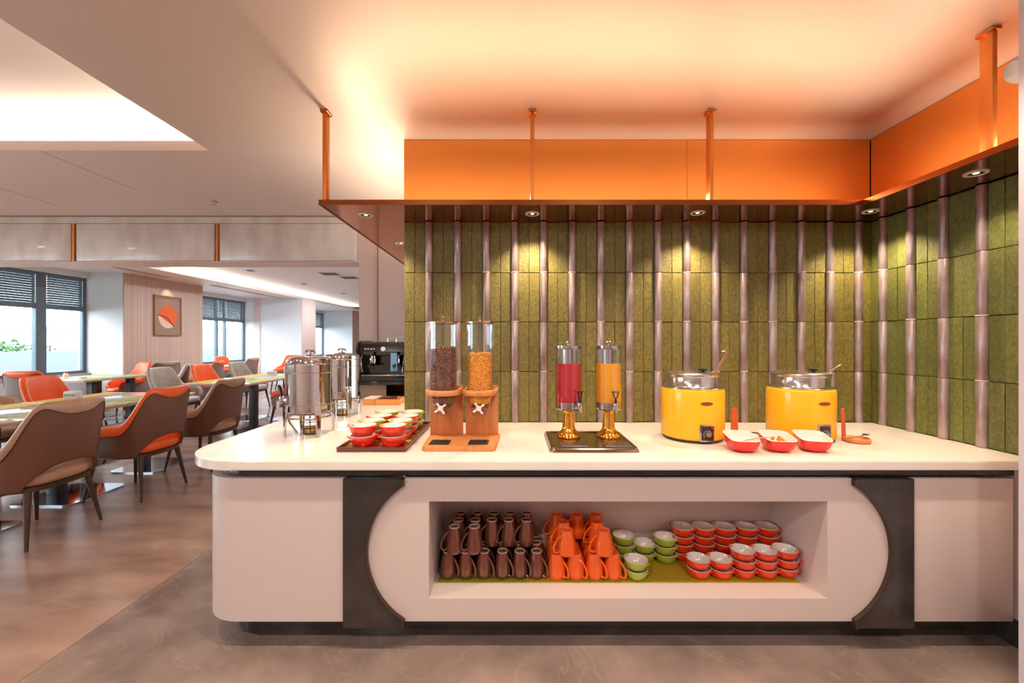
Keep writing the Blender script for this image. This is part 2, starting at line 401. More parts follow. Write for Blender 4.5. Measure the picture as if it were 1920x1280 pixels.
# exterior seen through the windows
struct('trim_6', bx(-16, -9.3, -6, 40, -.3, .2), mat('terrace', (120, 124, 126), .8), label='pale terrace outside')
struct('trim_7', bx(-13.4, -13.1, -6, 40, .2, 1.18), mat('grey parapet', (118, 124, 128), .8), label='white parapet outside')
for i, (y0, y1, h) in enumerate(((20, 33, 2.2), (36, 52, 1.9), (55, 85, 3.4))):
    b = thing('low_building', 'pale low building seen through the windows, ' + ['nearest', 'middle', 'farthest'][i], 'building', (-34-i*8, (y0+y1)/2, 0))
    obj('wall', bx(-3, 3, -(y1-y0)/2, (y1-y0)/2, -4, h), mat('pale far wall', (112, 120, 126), .8), b)
    obj('roof', bx(-3.3, 3.3, -(y1-y0)/2-.3, (y1-y0)/2+.3, h, h+.25), mat('grey far roof', (84, 94, 100), .8), b)
b = NB()
for k in range(420):
    c = Vector((-13.6+random.uniform(-.35, .3), 11.0+random.gauss(0, .55), 1.18+abs(random.gauss(0, .14))))
    q = Matrix.Rotation(random.uniform(0, 6), 3, Vector((random.random(), random.random(), random.random())).normalized())
    vs = [b.verts.new(c+q @ Vector(p)) for p in ((-.05, 0, 0), (0, .03, .01), (.05, 0, 0), (0, -.03, .01))]
    b.faces.new(vs)
sh = thing('shrub', 'green shrub beyond the parapet at the far left window', 'shrub', (0, 0, 0))
f_ = obj('leaves', b, mat('green leaves', (44, 84, 40), .6, rgb2=(74, 112, 56), scale=5), sh)
f_['kind'] = 'stuff'
obj('planter', bx(-13.98, -13.45, 9.6, 12.4, .2, 1.2, bev=.02), mat('pale far wall', (112, 120, 126), .8), sh)

# ---------------------------------------------------------------- green tile walls
rows = [(.902, 1.244), (1.246, 1.583), (1.585, 1.918), (1.92, 2.262)]
TW = .0715
def tile_mesh(name, h, m):
    b = bx(0, TW-.0015, -.020, 0, 0, h-.0015, bev=.0016, seg=1)
    return mesh(name, b, m)
def tiled(parent, origin, ux, starts, m, widths=None):
    ms = [tile_mesh('tile', b-a, m) for a, b in rows]
    for i, s in enumerate(starts):
        for r, (a, b) in enumerate(rows):
            o = obj('tile', ms[r], None, parent)
            jitter = random.uniform(-.002, .002)
            o.rotation_euler = (0, 0, 0 if ux == 'x' else -pi/2)
            if ux == 'x': o.location = (s, 2.871+jitter, a)
            else: o.location = (2.47+jitter, s, a)
P0 = -.566; PS = .1952
starts = [P0-.169, P0-.0976]
for k in range(16):
    p = P0+PS*k
    if k < 15: starts += [p+.026, p+.0976]
starts += [P0+PS*15+.026]
tiled(WB, None, 'x', starts, tile_m)
# pipes
def pipe_mesh(h):
    return mesh('pipe', lathe(NB(), [(0, 0), (.025, 0), (.026, .002), (.026, h-.003), (.025, h-.001), (0, h-.001)], 20), pipe_m)
pms = [pipe_mesh(b-a) for a, b in rows]
collar = mesh('collar', lathe(NB(), [(.0262, -.003), (.0275, -.002), (.0275, .002), (.0262, .003)], 20), mat('pale pipe joint', (206, 196, 188), .4))
def pipes(parent, pts):
    for (x, y) in pts:
        for r, (a, b) in enumerate(rows):
            o = obj('pipe', pms[r], None, parent, (x, y, a))
            if r and random.random() < .45: obj('collar', collar, None, parent, (x, y, a))
pipes(WB, [(P0+PS*k, 2.848) for k in range(16)])
RP = [2.753-.1935*k for k in range(4)]
st = []
for p in RP: st += [p+.0976, p-.026]   # top edge of each tile (runs towards -Y)
st = []
for p in RP: st += [p-.026, p-.0976]
st = [2.847] + st[:-1]+[st[-1]]
tiled(WR, None, 'y', st, tile_g)
pipes(WR, [(2.447, p) for p in RP])
struct('trim_8', bx(2.44, 2.48, 1.99, 2.003, .86, 2.262), bronze, label='dark metal edge strip ending the green tiles')
struct('trim_9', bx(2.452, 2.47, 1.69, 1.99, .9, 2.262), wall_pink)
# copper fascia above
struct('trim_10', bx(-.735, 2.45, 2.851, 2.871, 2.262, ZC-.002), copper_dark, label='backing of the copper fascia')
FA = thing('copper_fascia', 'satin copper cladding above the green tiled wall', 'cladding', (0, 0, 0))
for a, b in ((-.735, .135), (.137, 1.19), (1.192, 2.436)):
    obj('panel', bx(a, b, 2.843, 2.851, ZS+.003, ZC-.004), copper, FA)
obj('panel', bx(2.440, 2.450, 1.70, 2.838, ZS+.003, ZC-.004), copper, FA)
# hanging copper shelf
SH = thing('hanging_shelf', 'copper U-shaped shelf hung from the ceiling over the buffet', 'shelf', (0, 0, 0))
out = [(-1.14, 2.48), (2.09, 2.48), (2.09, 1.692), (2.449, 1.692), (2.449, 2.842), (-.737, 2.842), (-.737, 4.46), (-1.14, 4.46)]
obj('deck', prism(NB(), out, 2.266, ZS-.001), copper_dark, SH)
obj('deck_top', prism(NB(), [(x+(.004 if x < -1 else 0), y) for x, y in out], ZS-.001, ZS), copper, SH)
lipm = mat('copper edge', (150, 84, 46), .3, metal=1)
b = NB(); box(b, -1.143, 2.087, 2.474, 2.480, 2.260, 2.290); obj('edge_strip', b, lipm, SH)
b = NB(); box(b, 2.083, 2.09, 1.692, 2.48, 2.260, 2.290); obj('edge_strip', b, lipm, SH)
b = NB(); box(b, -1.146, -1.14, 2.474, 4.46, 2.260, 2.290); obj('edge_strip', b, lipm, SH)
for x, y in ((-1.113, 2.50), (X(998, 2.50), 2.50), (X(1331, 2.50), 2.50), (2.07+.04, 1.85), (-1.113, 4.3)):
    o = obj('hanger', bx(-.011, .011, -.026, .026, 0, ZC-ZS, bev=.002), copper, SH, (x, y, ZS))
    obj('cap', bx(-.022, .022, -.036, .036, -.016, 0, bev=.003), copper_dark, o, (0, 0, ZC-ZS))
for i, (x, y) in enumerate(DL):
    lab = ['round recessed spotlight left of the wall in the copper shelf', 'round recessed spotlight above the cereal dispensers', 'round recessed spotlight above the nearer yellow soup kettle',
           'round recessed spotlight in the inner corner of the copper shelf', 'round recessed spotlight in the right arm of the copper shelf', 'round recessed spotlight near the wall edge above the espresso machine'][i]
    t = thing('spotlight', lab, 'light', (x, y, 2.266), group='spotlights in the copper shelf')
    obj('ring', lathe(NB(), [(.030, -.004), (.044, -.005), (.046, 0), (.030, .0)], 28, closed=True), mat('white light ring', (236, 226, 216), .4), t)
    obj('reflector', lathe(NB(), [(.031, -.0035), (.024, -.0005), (.0, -.0005)], 24), mat('lamp cup', (120, 100, 84), .2, metal=1), t)
    obj('lens', lathe(NB(), [(0, -.0032), (.010, -.003), (.013, -.0006), (0, -.0006)], 16), mat('lit lens', (255, 226, 180), .3, emit=2), t)
# white round fixture at the right edge
t = thing('wall_lamp', 'white round lamp on the wall at the top right edge', 'lamp', (X(1917, 1.78), 1.78, Z(129, 1.78)))
t.scale = (.85, .85, .85)
obj('dome', lathe(NB(), [(0, -.06), (.035, -.055), (.058, -.03), (.065, 0), (.065, .012), (0, .012)], 24, M=Matrix.Rotation(pi/2, 4, 'Y')), mat('white lamp dome', (238, 232, 228), .4), t)
obj('mount', bx(.012, 2.44-X(1912, 1.78), -.03, .03, -.03, .03, bev=.004), white_panel, t)

# ================================================================ BUFFET COUNTER
CZ = .90
outl = [(2.448, 1.914), (2.448, 2.842), (-.737, 2.842), (-.737, 4.0), (-1.62, 4.0)] + [(x, y) for x, y in arc(-1.29, 2.244, .33, 180, 270, 16)]
wt = prism(NB(), outl, CZ-.041, CZ)
es = [e for e in wt.edges if all(abs(v.co.z-CZ) < 1e-5 or abs(v.co.z-CZ+.041) < 1e-5 for v in e.verts) and abs(e.verts[0].co.z-e.verts[1].co.z) < 1e-5]
bmesh.ops.bevel(wt, geom=es, offset=.004, segments=2, affect='EDGES')
tag(obj('worktop', wt, white_stone), 'long white stone worktop with one rounded corner', 'worktop')
CB = thing('buffet_counter', 'white buffet counter base with dark stone panels and open niche', 'counter', (0, 0, 0))
fz0, fz1 = .136, .807
def base_out(off, xr):
    r = .22; sx = -1.514+off; fy = 1.96+off
    return [(xr, fy), (xr, 2.78), (-.76, 2.78), (-.76, 3.98), (sx, 3.98)] + arc(sx+r, fy+r, r, 180, 270, 14)
lo = base_out(0, -.792)
obj('rounded_panel', prism(NB(), [(-.792, 1.96), (-.792, 3.98), (-1.514, 3.98)]+arc(-1.294, 2.18, .22, 180, 270, 14), fz0, fz1), white_panel, CB)
# recessed dark band under the worktop, faceted corner
obj('recess_band', prism(NB(), [(2.40, 1.99), (2.40, 2.80), (-.76, 2.80), (-.76, 3.98), (-1.49, 3.98)]+arc(-1.27, 2.21, .22, 180, 270, 4), fz1+.003, CZ-.0415), black_stone, CB)
obj('plinth', prism(NB(), [(2.394, 2.064), (2.394, 2.80), (-.76, 2.80), (-.76, 3.95), (-1.43, 3.95)]+arc(-1.25, 2.244, .18, 180, 270, 3), 0, fz0-.004), black_stone, CB)
RR, zc_ = .3728, .4645
def xl(z):
    d = abs(z-zc_)
    return -.508 if d > .3115 else -.303-math.sqrt(RR*RR-d*d)
def xr_(z):
    d = abs(z-zc_)
    return 1.602 if d > .3115 else 1.396+math.sqrt(RR*RR-d*d)
zs = [fz0, .1529] + [.153+.623*i/28 for i in range(29)] + [.7761, fz1]
nx0, nx1, nz0, nz1 = -.39, 1.482, .243, .699
cp = NB()
prism(cp, [(xl(z), z) for z in zs]+[(nx0, fz1), (nx0, fz0)], 1.962, 1.985, 'y')
prism(cp, [(xr_(z), z) for z in zs]+[(nx1, fz1), (nx1, fz0)], 1.962, 1.985, 'y')
box(cp, nx0, nx1, 1.962, 1.985, nz1, fz1); box(cp, nx0, nx1, 1.962, 1.985, fz0, nz0)
obj('oval_panel', cp, white_panel, CB)
zs2 = [.112] + zs[1:]
obj('stone_panel', prism(NB(), [(xl(z)-.005 if 0 < i < len(zs2)-1 else -.512, z) for i, z in enumerate(zs2)]+[(-.789, fz1), (-.789, .112)], 1.948, 1.986, 'y'), black_stone, CB, label='dark stone panel cut to a curve at the left of the niche')
obj('stone_panel', prism(NB(), [(xr_(z)+.005 if 0 < i < len(zs2)-1 else 1.607, z) for i, z in enumerate(zs2)]+[(1.877, fz1), (1.877, .112)], 1.948, 1.986, 'y'), black_stone, CB, label='dark stone panel cut to a curve at the right of the niche')
for fx, sg in ((xl, -1), (xr_, 1)):
    pts = [(fx(z), z) for z in zs2[2:-2]]
    t_ = NB(); loops = []
    for x, z in pts:
        loops.append([(x+sg*.006, 1.940, z), (x+sg*.006, 1.985, z), (x-sg*.001, 1.985, z), (x-sg*.001, 1.940, z)])
    loft(t_, loops); 
    xx = fx(fz1)
    box(t_, min(xx-.008, xx+.004), max(xx-.008, xx+.004), 1.940, 1.985, .776, fz1); box(t_, xx-.006, xx+.006, 1.940, 1.985, .112, .153)
    obj('curved_trim', t_, bronze, CB)
obj('end_panel', bx(1.879, 2.353, 1.96, 1.985, fz0, fz1, bev=.001), white_panel, CB)
nb = NB()
box(nb, nx0-.02, nx0, 1.985, 2.41, nz0-.02, nz1+.02); box(nb, nx1, nx1+.02, 1.985, 2.41, nz0-.02, nz1+.02)
box(nb, nx0, nx1, 1.985, 2.41, nz1, nz1+.02); box(nb, nx0, nx1, 1.985, 2.41, nz0-.02, nz0); box(nb, nx0, nx1, 2.39, 2.41, nz0, nz1)
obj('niche', nb, white_panel, CB)
struct('wall_lower', bx(2.394, 2.47, 1.69, 2.8, 0, .855), wall_pink, label='lower side wall at the right end of the counter')
struct('baseboard_right', bx(2.388, 2.394, 1.69, 2.06, 0, .13), black_stone)
# placemats lining the niche
mat_g = mat('olive woven mat', (150, 150, 24), .7, rgb2=(134, 134, 16), scale=60, bump=.1)
mat_y = mat('yellow woven mat', (186, 158, 30), .7, rgb2=(170, 142, 22), scale=60, bump=.1)
mx = [(-.372, -.115, mat_g, 'left'), (-.114, .075, mat_g, 'second from left'), (.076, .268, mat_y, 'third from left'), (.269, .55, mat_g, 'middle'), (.551, .915, mat_y, 'third from right'), (.916, 1.19, mat_y, 'second from right'), (1.191, 1.44, mat_y, 'right')]
for a, b, m_, nm in mx:
    tag(obj('placemat', bx(a, b, 2.09, 2.385, nz0, nz0+.0025), m_), ('olive' if m_ is mat_g else 'yellow')+' woven placemat on the niche floor, '+nm, 'placemat', 'placemats lining the niche')
FZ = nz0+.0025

# ---------------------------------------------------------------- mugs
def mug(kind):
    hh = .13 if kind == 'brown' else .121
    rr = 1.0 if kind == 'brown' else 1.14
    col = mat('brown glaze', (128, 76, 58), .13, metal=.5, coat=.6) if kind == 'brown' else mat('orange glaze', (246, 100, 26), .16, coat=.4)
    ft = mat('bare clay ring', (190, 168, 156), .6) if kind == 'brown' else mat('pale orange foot', (242, 118, 66), .5)
    s = hh/.13
    prof = [(.0355, .001), (.0385, .0), (.0405, .003), (.0412, .02), (.0400, .045), (.0365, .075), (.0315, .10), (.0285, .117), (.0270, .126)]
    inner = [(.0235, .1265), (.0225, .121), (0, .121)]
    b = lathe(NB(), [(0, .116)]+[(.024*rr, .11*s), (.034*rr, .06*s), (.0365*rr, .02*s)]+[(r*rr, z*s) for r, z in prof], 22)
    b2 = lathe(NB(), [(0.0, .1205*s)]+[(.0225*rr, .1215*s), (.0236*rr, .127*s)], 22)
    fr = lathe(NB(), [(.0272*rr, .1255*s), (.0276*rr, .129*s), (.0262*rr, .13*s), (.0238*rr, .13*s), (.0232*rr, .1255*s)], 22, closed=True)
    hd = tube(NB(), [(.037*rr, 0, .020*s), (.052*rr, 0, .014*s), (.066*rr, 0, .022*s), (.069*rr, 0, .045*s), (.060*rr, 0, .072*s), (.044*rr, 0, .094*s), (.030*rr, 0, .101*s)], .0052, 8)
    t = thing('mug', 'x', 'mug')
    obj('body', b, col, t); obj('base', b2, col, t); obj('foot_ring', fr, ft, t, label='pale unglazed foot ring' if kind == 'brown' else None); obj('handle', hd, col, t)
    return t, hh
def place(proto, used, loc, rz, label, group):
    if not used[0]:
        used[0] = True; proto.location = loc; proto.rotation_euler = (0, 0, rz); c = proto
    else: c = copytree(proto, loc, rz)
    c['label'] = label; c['group'] = group
    return c
rown = ['front', 'middle', 'back']
mp, hh = mug('brown'); u = [False]
bxs = [-.3245, -.236, -.143, -.0495, .041, .128]
for r, y in enumerate((2.150, 2.238, 2.325)):
    for i, x in enumerate(bxs):
        place(mp, u, (x+random.uniform(-.002, .002), y, FZ), R(-38+random.uniform(-3, 3)), 'upturned brown mug, lower layer, %s row, %s from the left' % (rown[r], ORD[i]), 'brown mugs in the niche')
tops = [(2.135, [-.295, -.193]), (2.215, [-.2866, -.195, -.1075, -.0184, .0758]), (2.305, [-.2826, -.191, -.099, -.0097, .0824])]
for r, (y, xs_) in enumerate(tops):
    for i, x in enumerate(xs_):
        place(mp, u, (x, y+.004, FZ+hh+.0005), R(200+random.uniform(-8, 8)), 'upturned brown mug, upper layer, %s row, %s from the left' % (rown[r], ORD[i]), 'brown mugs in the niche')
mp, hh = mug('orange'); u = [False]
oxs = [.229, .326, .4236, .520]
for r, y in enumerate((2.150, 2.243, 2.336)):
    for i, x in enumerate(oxs):
        place(mp, u, (x, y, FZ), R(-48+random.uniform(-3, 3)), 'upturned orange mug, lower layer, %s row, %s from the left' % (rown[r], ORD[i]), 'orange mugs in the niche')
for r, (y, xs_) in enumerate([(2.14, [.28, .47]), (2.235, [.275, .456]), (2.33, [.25, .362, .466])]):
    for i, x in enumerate(xs_):
        place(mp, u, (x, y, FZ+hh+.0005), R(200+random.uniform(-10, 10)), 'upturned orange mug, upper layer, %s row, %s from the left' % (rown[r], ORD[i]), 'orange mugs in the niche')

# ---------------------------------------------------------------- small handled bowls
def cocotte(rgb, name, s=1.0, inner=(232, 218, 206)):
    g = mat(name, rgb, .14, coat=.5); wi = mat('cream glaze', inner, .2, coat=.3)
    t = thing('handled_bowl', 'x', 'bowl')
    out_ = [(0, 0), (.036, 0), (.042, .003), (.051, .012), (.0565, .026), (.0588, .042), (.0590, .0475)]
    inn = [(.0585, .0488), (.0560, .0488), (.0535, .040), (.048, .022), (.038, .010), (0, .008)]
    obj('body', lathe(NB(), [(r*s, z*s) for r, z in out_], 28), g, t)
    obj('lining', lathe(NB(), [(.0590*s, .0475*s)]+[(r*s, z*s) for r, z in inn], 28), wi, t, label='cream glazed inside')
    for sg in (1, -1):
        h = loft(NB(), [[(sg*x*s, y*s, z*s) for x, y, z in ((.052, -w_, .038), (.052, w_, .038), (.052, w_, .046), (.052, -w_, .046))] if k == 0 else
                        [(sg*x*s, y*s, z*s) for x, y, z in ((x_, -w_, z_), (x_, w_, z_), (x_, w_, z_+.006), (x_, -w_, z_+.006))] for k, (x_, w_, z_) in enumerate(((.052, .022, .039), (.061, .019, .040), (.067, .015, .041), (.0705, .008, .0415)))])
        bmesh.ops.bevel(h, geom=list(h.edges), offset=.0015, segments=1, affect='EDGES')
        obj('handle', h, g, t)
    return t
PITCH = .0475
def stacks(proto, used, lst, colour, where, group, base, rot, s=1.0):
    for i, (x, y, n, nm) in enumerate(lst):
        for k in range(n):
            lv = 'top' if k == n-1 else ('bottom' if k == 0 else ['', 'second lowest', 'third lowest'][k])
            o = place(proto, used, (x+random.uniform(-.002, .002), y+random.uniform(-.002, .002), base+k*PITCH*s), R(rot+random.uniform(-14, 14)),
                  '%s bowl, %s of the %s stack %s' % (colour, lv, nm, where), group)
rp = cocotte((226, 54, 14), 'orange red glaze'); u = [False]
fr_ = [(.960, 2.15, 2, 'leftmost front'), (1.074, 2.15, 2, 'second front'), (1.188, 2.15, 3, 'middle front'), (1.301, 2.15, 3, 'fourth front'), (1.428-.003, 2.27+.0, 0, '')]
stacks(rp, u, [a for a in fr_ if a[2]]+[(1.413, 2.16, 3, 'rightmost front')], 'orange-red', 'in the niche', 'orange-red bowls in the niche', FZ, -38, .93)
bk = [(.945, 2.322, 4, 'leftmost back'), (1.062, 2.322, 4, 'second back'), (1.180, 2.322, 4, 'middle back'), (1.298, 2.322, 4, 'fourth back'), (1.415, 2.322, 4, 'rightmost back')]
stacks(rp, u, bk, 'orange-red', 'in the niche', 'orange-red bowls in the niche', FZ, -38, .93)
gp = cocotte((158, 176, 46), 'lime glaze', 1, (226, 214, 200)); u = [False]
stacks(gp, u, [(.618, 2.315, 3, 'left back'), (.733, 2.315, 2, 'middle back'), (.842, 2.30, 3, 'right back'), (.636, 2.14, 2, 'front')], 'lime green', 'beside the orange mugs', 'lime green bowls in the niche', FZ, -40, .93)

# ---------------------------------------------------------------- counter-top: tray of dishes
tx0, tx1, ty0, ty1 = -.872, -.530, 2.075, 2.745
traym = mat('dark red brown tray', (92, 44, 40), .3)
t = thing('serving_tray', 'dark red-brown tray stacked with red and green dishes', 'tray', ((tx0+tx1)/2, (ty0+ty1)/2, CZ))
hx, hy = (tx1-tx0)/2, (ty1-ty0)/2
obj('base', bx(-hx, hx, -hy, hy, 0, .008, bev=.002), traym, t)
b = NB(); box(b, -hx, -hx+.008, -hy, hy, .008, .024); box(b, hx-.008, hx, -hy, hy, .008, .024); box(b, -hx+.008, hx-.008, -hy, -hy+.008, .008, .024); box(b, -hx+.008, hx-.008, hy-.008, hy, .008, .024)
obj('rim', b, traym, t)
lm = bpy.data.materials.new('patterned liner'); lm.use_nodes = True
N = lm.node_tree.nodes; L = lm.node_tree.links
vo = N.new('ShaderNodeTexVoronoi'); vo.inputs['Scale'].default_value = 26; tc = N.new('ShaderNodeTexCoord'); L.new(tc.outputs['Object'], vo.inputs['Vector'])
cr = N.new('ShaderNodeValToRGB'); cr.color_ramp.interpolation = 'CONSTANT'
cr.color_ramp.elements[0].color = (*lin((150, 30, 24)), 1); cr.color_ramp.elements[1].position = .35; cr.color_ramp.elements[1].color = (*lin((226, 120, 40)), 1)
for p_, c_ in ((.55, (110, 130, 40)), (.7, (240, 200, 80)), (.82, (90, 30, 26))):
    e_ = cr.color_ramp.elements.new(p_); e_.color = (*lin(c_), 1)
sp = N.new('ShaderNodeSeparateColor'); L.new(vo.outputs['Color'], sp.inputs[0]); L.new(sp.outputs[0], cr.inputs[0]); L.new(cr.outputs[0], N['Principled BSDF'].inputs['Base Color'])
tag(obj('tray_liner', bx(tx0+.01, tx1-.01, ty0+.01, ty1-.01, CZ+.0082, CZ+.0095), lm), 'patterned red, yellow and green liner on the dish tray', 'placemat')
dz = CZ+.0098
dr = cocotte((224, 48, 30), 'red glaze', 1.12, (240, 226, 210)); ur = [False]
dg = cocotte((170, 180, 50), 'yellow green glaze', 1.12, (240, 228, 206)); ug = [False]
colr = [('r', 'r'), ('g', 'g'), ('r', 'r'), ('g', 'g')]
for r, (y, (ca, cb)) in enumerate(zip((2.175, 2.315, 2.455, 2.60), colr)):
    for c_, x in enumerate((-.775, -.618)):
        for k in range(2):
            col = (ca, cb)[c_]
            if (r, k) == (1, 0): col = 'r'
            if (r, k, c_) == (2, 0, 0): col = 'g'
            pr, us, cn = (dr, ur, 'red') if col == 'r' else (dg, ug, 'yellow-green')
            place(pr, us, (x, y, dz+k*.0475*1.12), R([8, -6, 20, -10][r]+random.uniform(-14, 14)), '%s handled dish, %s of the %s stack in the %s tray row' % (cn, ('lower', 'upper')[k], ('left', 'right')[c_], ('front', 'second', 'third', 'back')[r]), 'handled dishes on the tray')

# ---------------------------------------------------------------- cereal dispenser
t = thing('cereal_dispenser', 'double wooden cereal dispenser with two clear cylinders', 'dispenser', (0, 0, CZ))
b = prism(NB(), [(-.454, 2.10), (-.440, 2.088), (-.10, 2.088), (-.083, 2.10), (-.068, 2.40), (-.468, 2.40)], 0, .024)
bmesh.ops.bevel(b, geom=[e for e in b.edges], offset=.003, segments=2, affect='EDGES')
obj('base_board', b, wood, t)
for i, (cx, x0, x1) in enumerate(((-.374, -.462, -.278), (-.174, -.262, -.078))):
    cy = 2.275
    obj('back_panel', bx(x0, x1, 2.362, 2.380, .024, .302, bev=.002), wood, t)
    ringp = lathe(NB(), [(.0765, .262), (.094, .262), (.096, .265), (.096, .287), (.094, .290), (.0765, .290)], 40, (cx, cy, 0), closed=True)
    obj('ring', ringp, wood, t)
    br = NB(); box(br, x0, cx-.09+.02, cy+.03, 2.362, .262, .290); box(br, cx+.09-.02, x1, cy+.03, 2.362, .262, .290)
    obj('bracket', br, wood, t)
    obj('cylinder', lathe(NB(), [(.073, .27), (.073, .648), (.0705, .648), (.0705, .27)], 40, (cx, cy, 0), closed=True), glass, t, label='clear cylinder')
    obj('hopper', lathe(NB(), [(.073, .27), (.070, .255), (.062, .235), (.058, .20), (.050, .165), (.034, .150), (.030, .150)], 36, (cx, cy, 0)), glass, t)
    lid = obj('lid', lathe(NB(), [(0, .648), (.080, .648), (.080, .655), (.03, .658), (.012, .660), (0, .660)], 36, (cx, cy, 0)), mat('copper toned lid', (206, 160, 132), .2, metal=1), t)
    obj('knob', lathe(NB(), [(0, .659), (.010, .660), (.006, .668), (.012, .676), (.013, .682), (.008, .688), (0, .689)], 16, (cx, cy, 0)), steel, lid)
    # rotary portioner
    obj('spindle', tube(NB(), [(cx, cy-.085, .200), (cx, cy+.01, .200)], .006, 10), black_pl, t)
    kn = NB(); lathe(kn, [(0, -.008), (.014, -.006), (.014, .006), (0, .008)], 16, (cx, cy-.09, .200), M=Matrix.Rotation(pi/2, 4, 'X'))
    for a in (35, 125):
        d = Vector((cos(R(a)), 0, sin(R(a))))*.034
        tube(kn, [(cx-d.x, cy-.094, .2-d.z), (cx, cy-.092, .2), (cx+d.x, cy-.094, .2+d.z)], [.0065, .004, .0065], 8)
    obj('turn_knob', kn, mat('white pearl plastic', (226, 214, 206), .25), t)
    rot = NB()
    for a in range(6):
        M_ = Matrix.Translation((cx, cy, .200)) @ Matrix.Rotation(a*pi/3, 4, 'Y')
        box(rot, 0.0, .045, -.045, .045, -.0015, .0015, M=M_)
    obj('portion_wheel', rot, glassmat('frosted vane', (.92, .9, .9), rough=.15, gain=1.6), t)
    dm = bx(cx-.052, cx+.052, 2.125, 2.215, .024, .029, bev=.002)
    dmo = obj('drip_mat', dm, mat('dark drip mat', (44, 38, 36), .5), t)
    for k in range(6): obj('rib', bx(cx-.043, cx+.043, 2.133+k*.0135, 2.138+k*.0135, .029, .032), mat('dark drip mat', (44, 38, 36), .5), dmo)
def pellets(cx, z0, z1, m, flakes):
    b = NB(); cy = 2.275
    lathe(b, [(0, z0), (.054, z0), (.060, z0+.03), (.060, z1-.012), (0, z1-.006)], 20, (cx, cy, CZ))
    r = .0078
    zz = z0+.01; row = 0
    while zz < z1:
        n = 24
        for i in range(n):
            a = 2*pi*(i+.5*(row % 2))/n+random.uniform(-.05, .05)
            rad = .0615 if zz > z0+.03 else .052
            M_ = Matrix.Translation((cx+rad*cos(a), cy+rad*sin(a), CZ+zz+random.uniform(-.002, .002))) @ Matrix.Rotation(random.uniform(0, 6), 4, Vector((random.random(), random.random(), 1)).normalized())
            if flakes: M_ = M_ @ Matrix.Diagonal((1.25, .9, .55, 1))
            bmesh.ops.create_icosphere(b, subdivisions=1, radius=r, matrix=M_)
        zz += .0125; row += 1
    for k in range(60):
        a = random.uniform(0, 6.28); rad = .06*math.sqrt(random.random())
        M_ = Matrix.Translation((cx+rad*cos(a), cy+rad*sin(a), CZ+z1-.004+random.uniform(0, .008))) @ Matrix.Rotation(random.uniform(0, 6), 4, Vector((random.random(), random.random(), 1)).normalized())
        if flakes: M_ = M_ @ Matrix.Diagonal((1.25, .9, .55, 1))
        bmesh.ops.create_icosphere(b, subdivisions=1, radius=r, matrix=M_)
    for v in b.verts: v.co -= Vector((0, 0, CZ))
    for v in b.verts: v.co += Vector((0, 0, CZ))
    return b
o = obj('chocolate_cereal', pellets(-.374, .215, .518, None, False), mat('chocolate cereal', (150, 94, 66), .6, rgb2=(112, 66, 46), scale=40), ang=2)
tag(o, 'round chocolate cereal balls filling the left cylinder', 'cereal', kind='stuff')
o = obj('corn_cereal', pellets(-.174, .215, .484, None, True), mat('corn cereal', (255, 184, 50), .6, rgb2=(240, 146, 30), scale=40), ang=2)
tag(o, 'golden corn flakes filling the right cylinder', 'cereal', kind='stuff')

# ---------------------------------------------------------------- juice dispenser
t = thing('juice_dispenser', 'double juice dispenser on a chrome tray with gold pedestals', 'dispenser', (0, 0, CZ))
trm = mat('bronze toned chrome', (190, 168, 140), .12, metal=1)
x0, x1, y0, y1 = .188, .634, 2.06, 2.47
b = NB()
def rrect(x0, x1, y0, y1, r, z, n=5):
    o = []
    for cx, cy, a in ((x1-r, y1-r, 0), (x0+r, y1-r, 90), (x0+r, y0+r, 180), (x1-r, y0+r, 270)):
        o += [(cx+r*cos(R(a+90*i/n)), cy+r*sin(R(a+90*i/n)), z) for i in range(n+1)]
    return o
i_ = .0
loft(b, [rrect(x0, x1, y0, y1, .02, 0), rrect(x0, x1, y0, y1, .02, .006), rrect(x0+.008, x1-.008, y0+.008, y1-.008, .02, .022), rrect(x0+.016, x1-.016, y0+.016, y1-.016, .018, .024),
         rrect(x0+.022, x1-.022, y0+.022, y1-.022, .015, .018)])
obj('tray', b, trm, t)
for cx in (.317, .541):
    g_ = obj('drip_grate', bx(cx-.068, cx+.068, 2.10, 2.19, .018, .023, bev=.002), steel, t)
    for k in range(7): obj('bar', bx(cx-.06, cx+.06, 2.107+k*.012, 2.111+k*.012, .023, .0255), steel_b, g_)
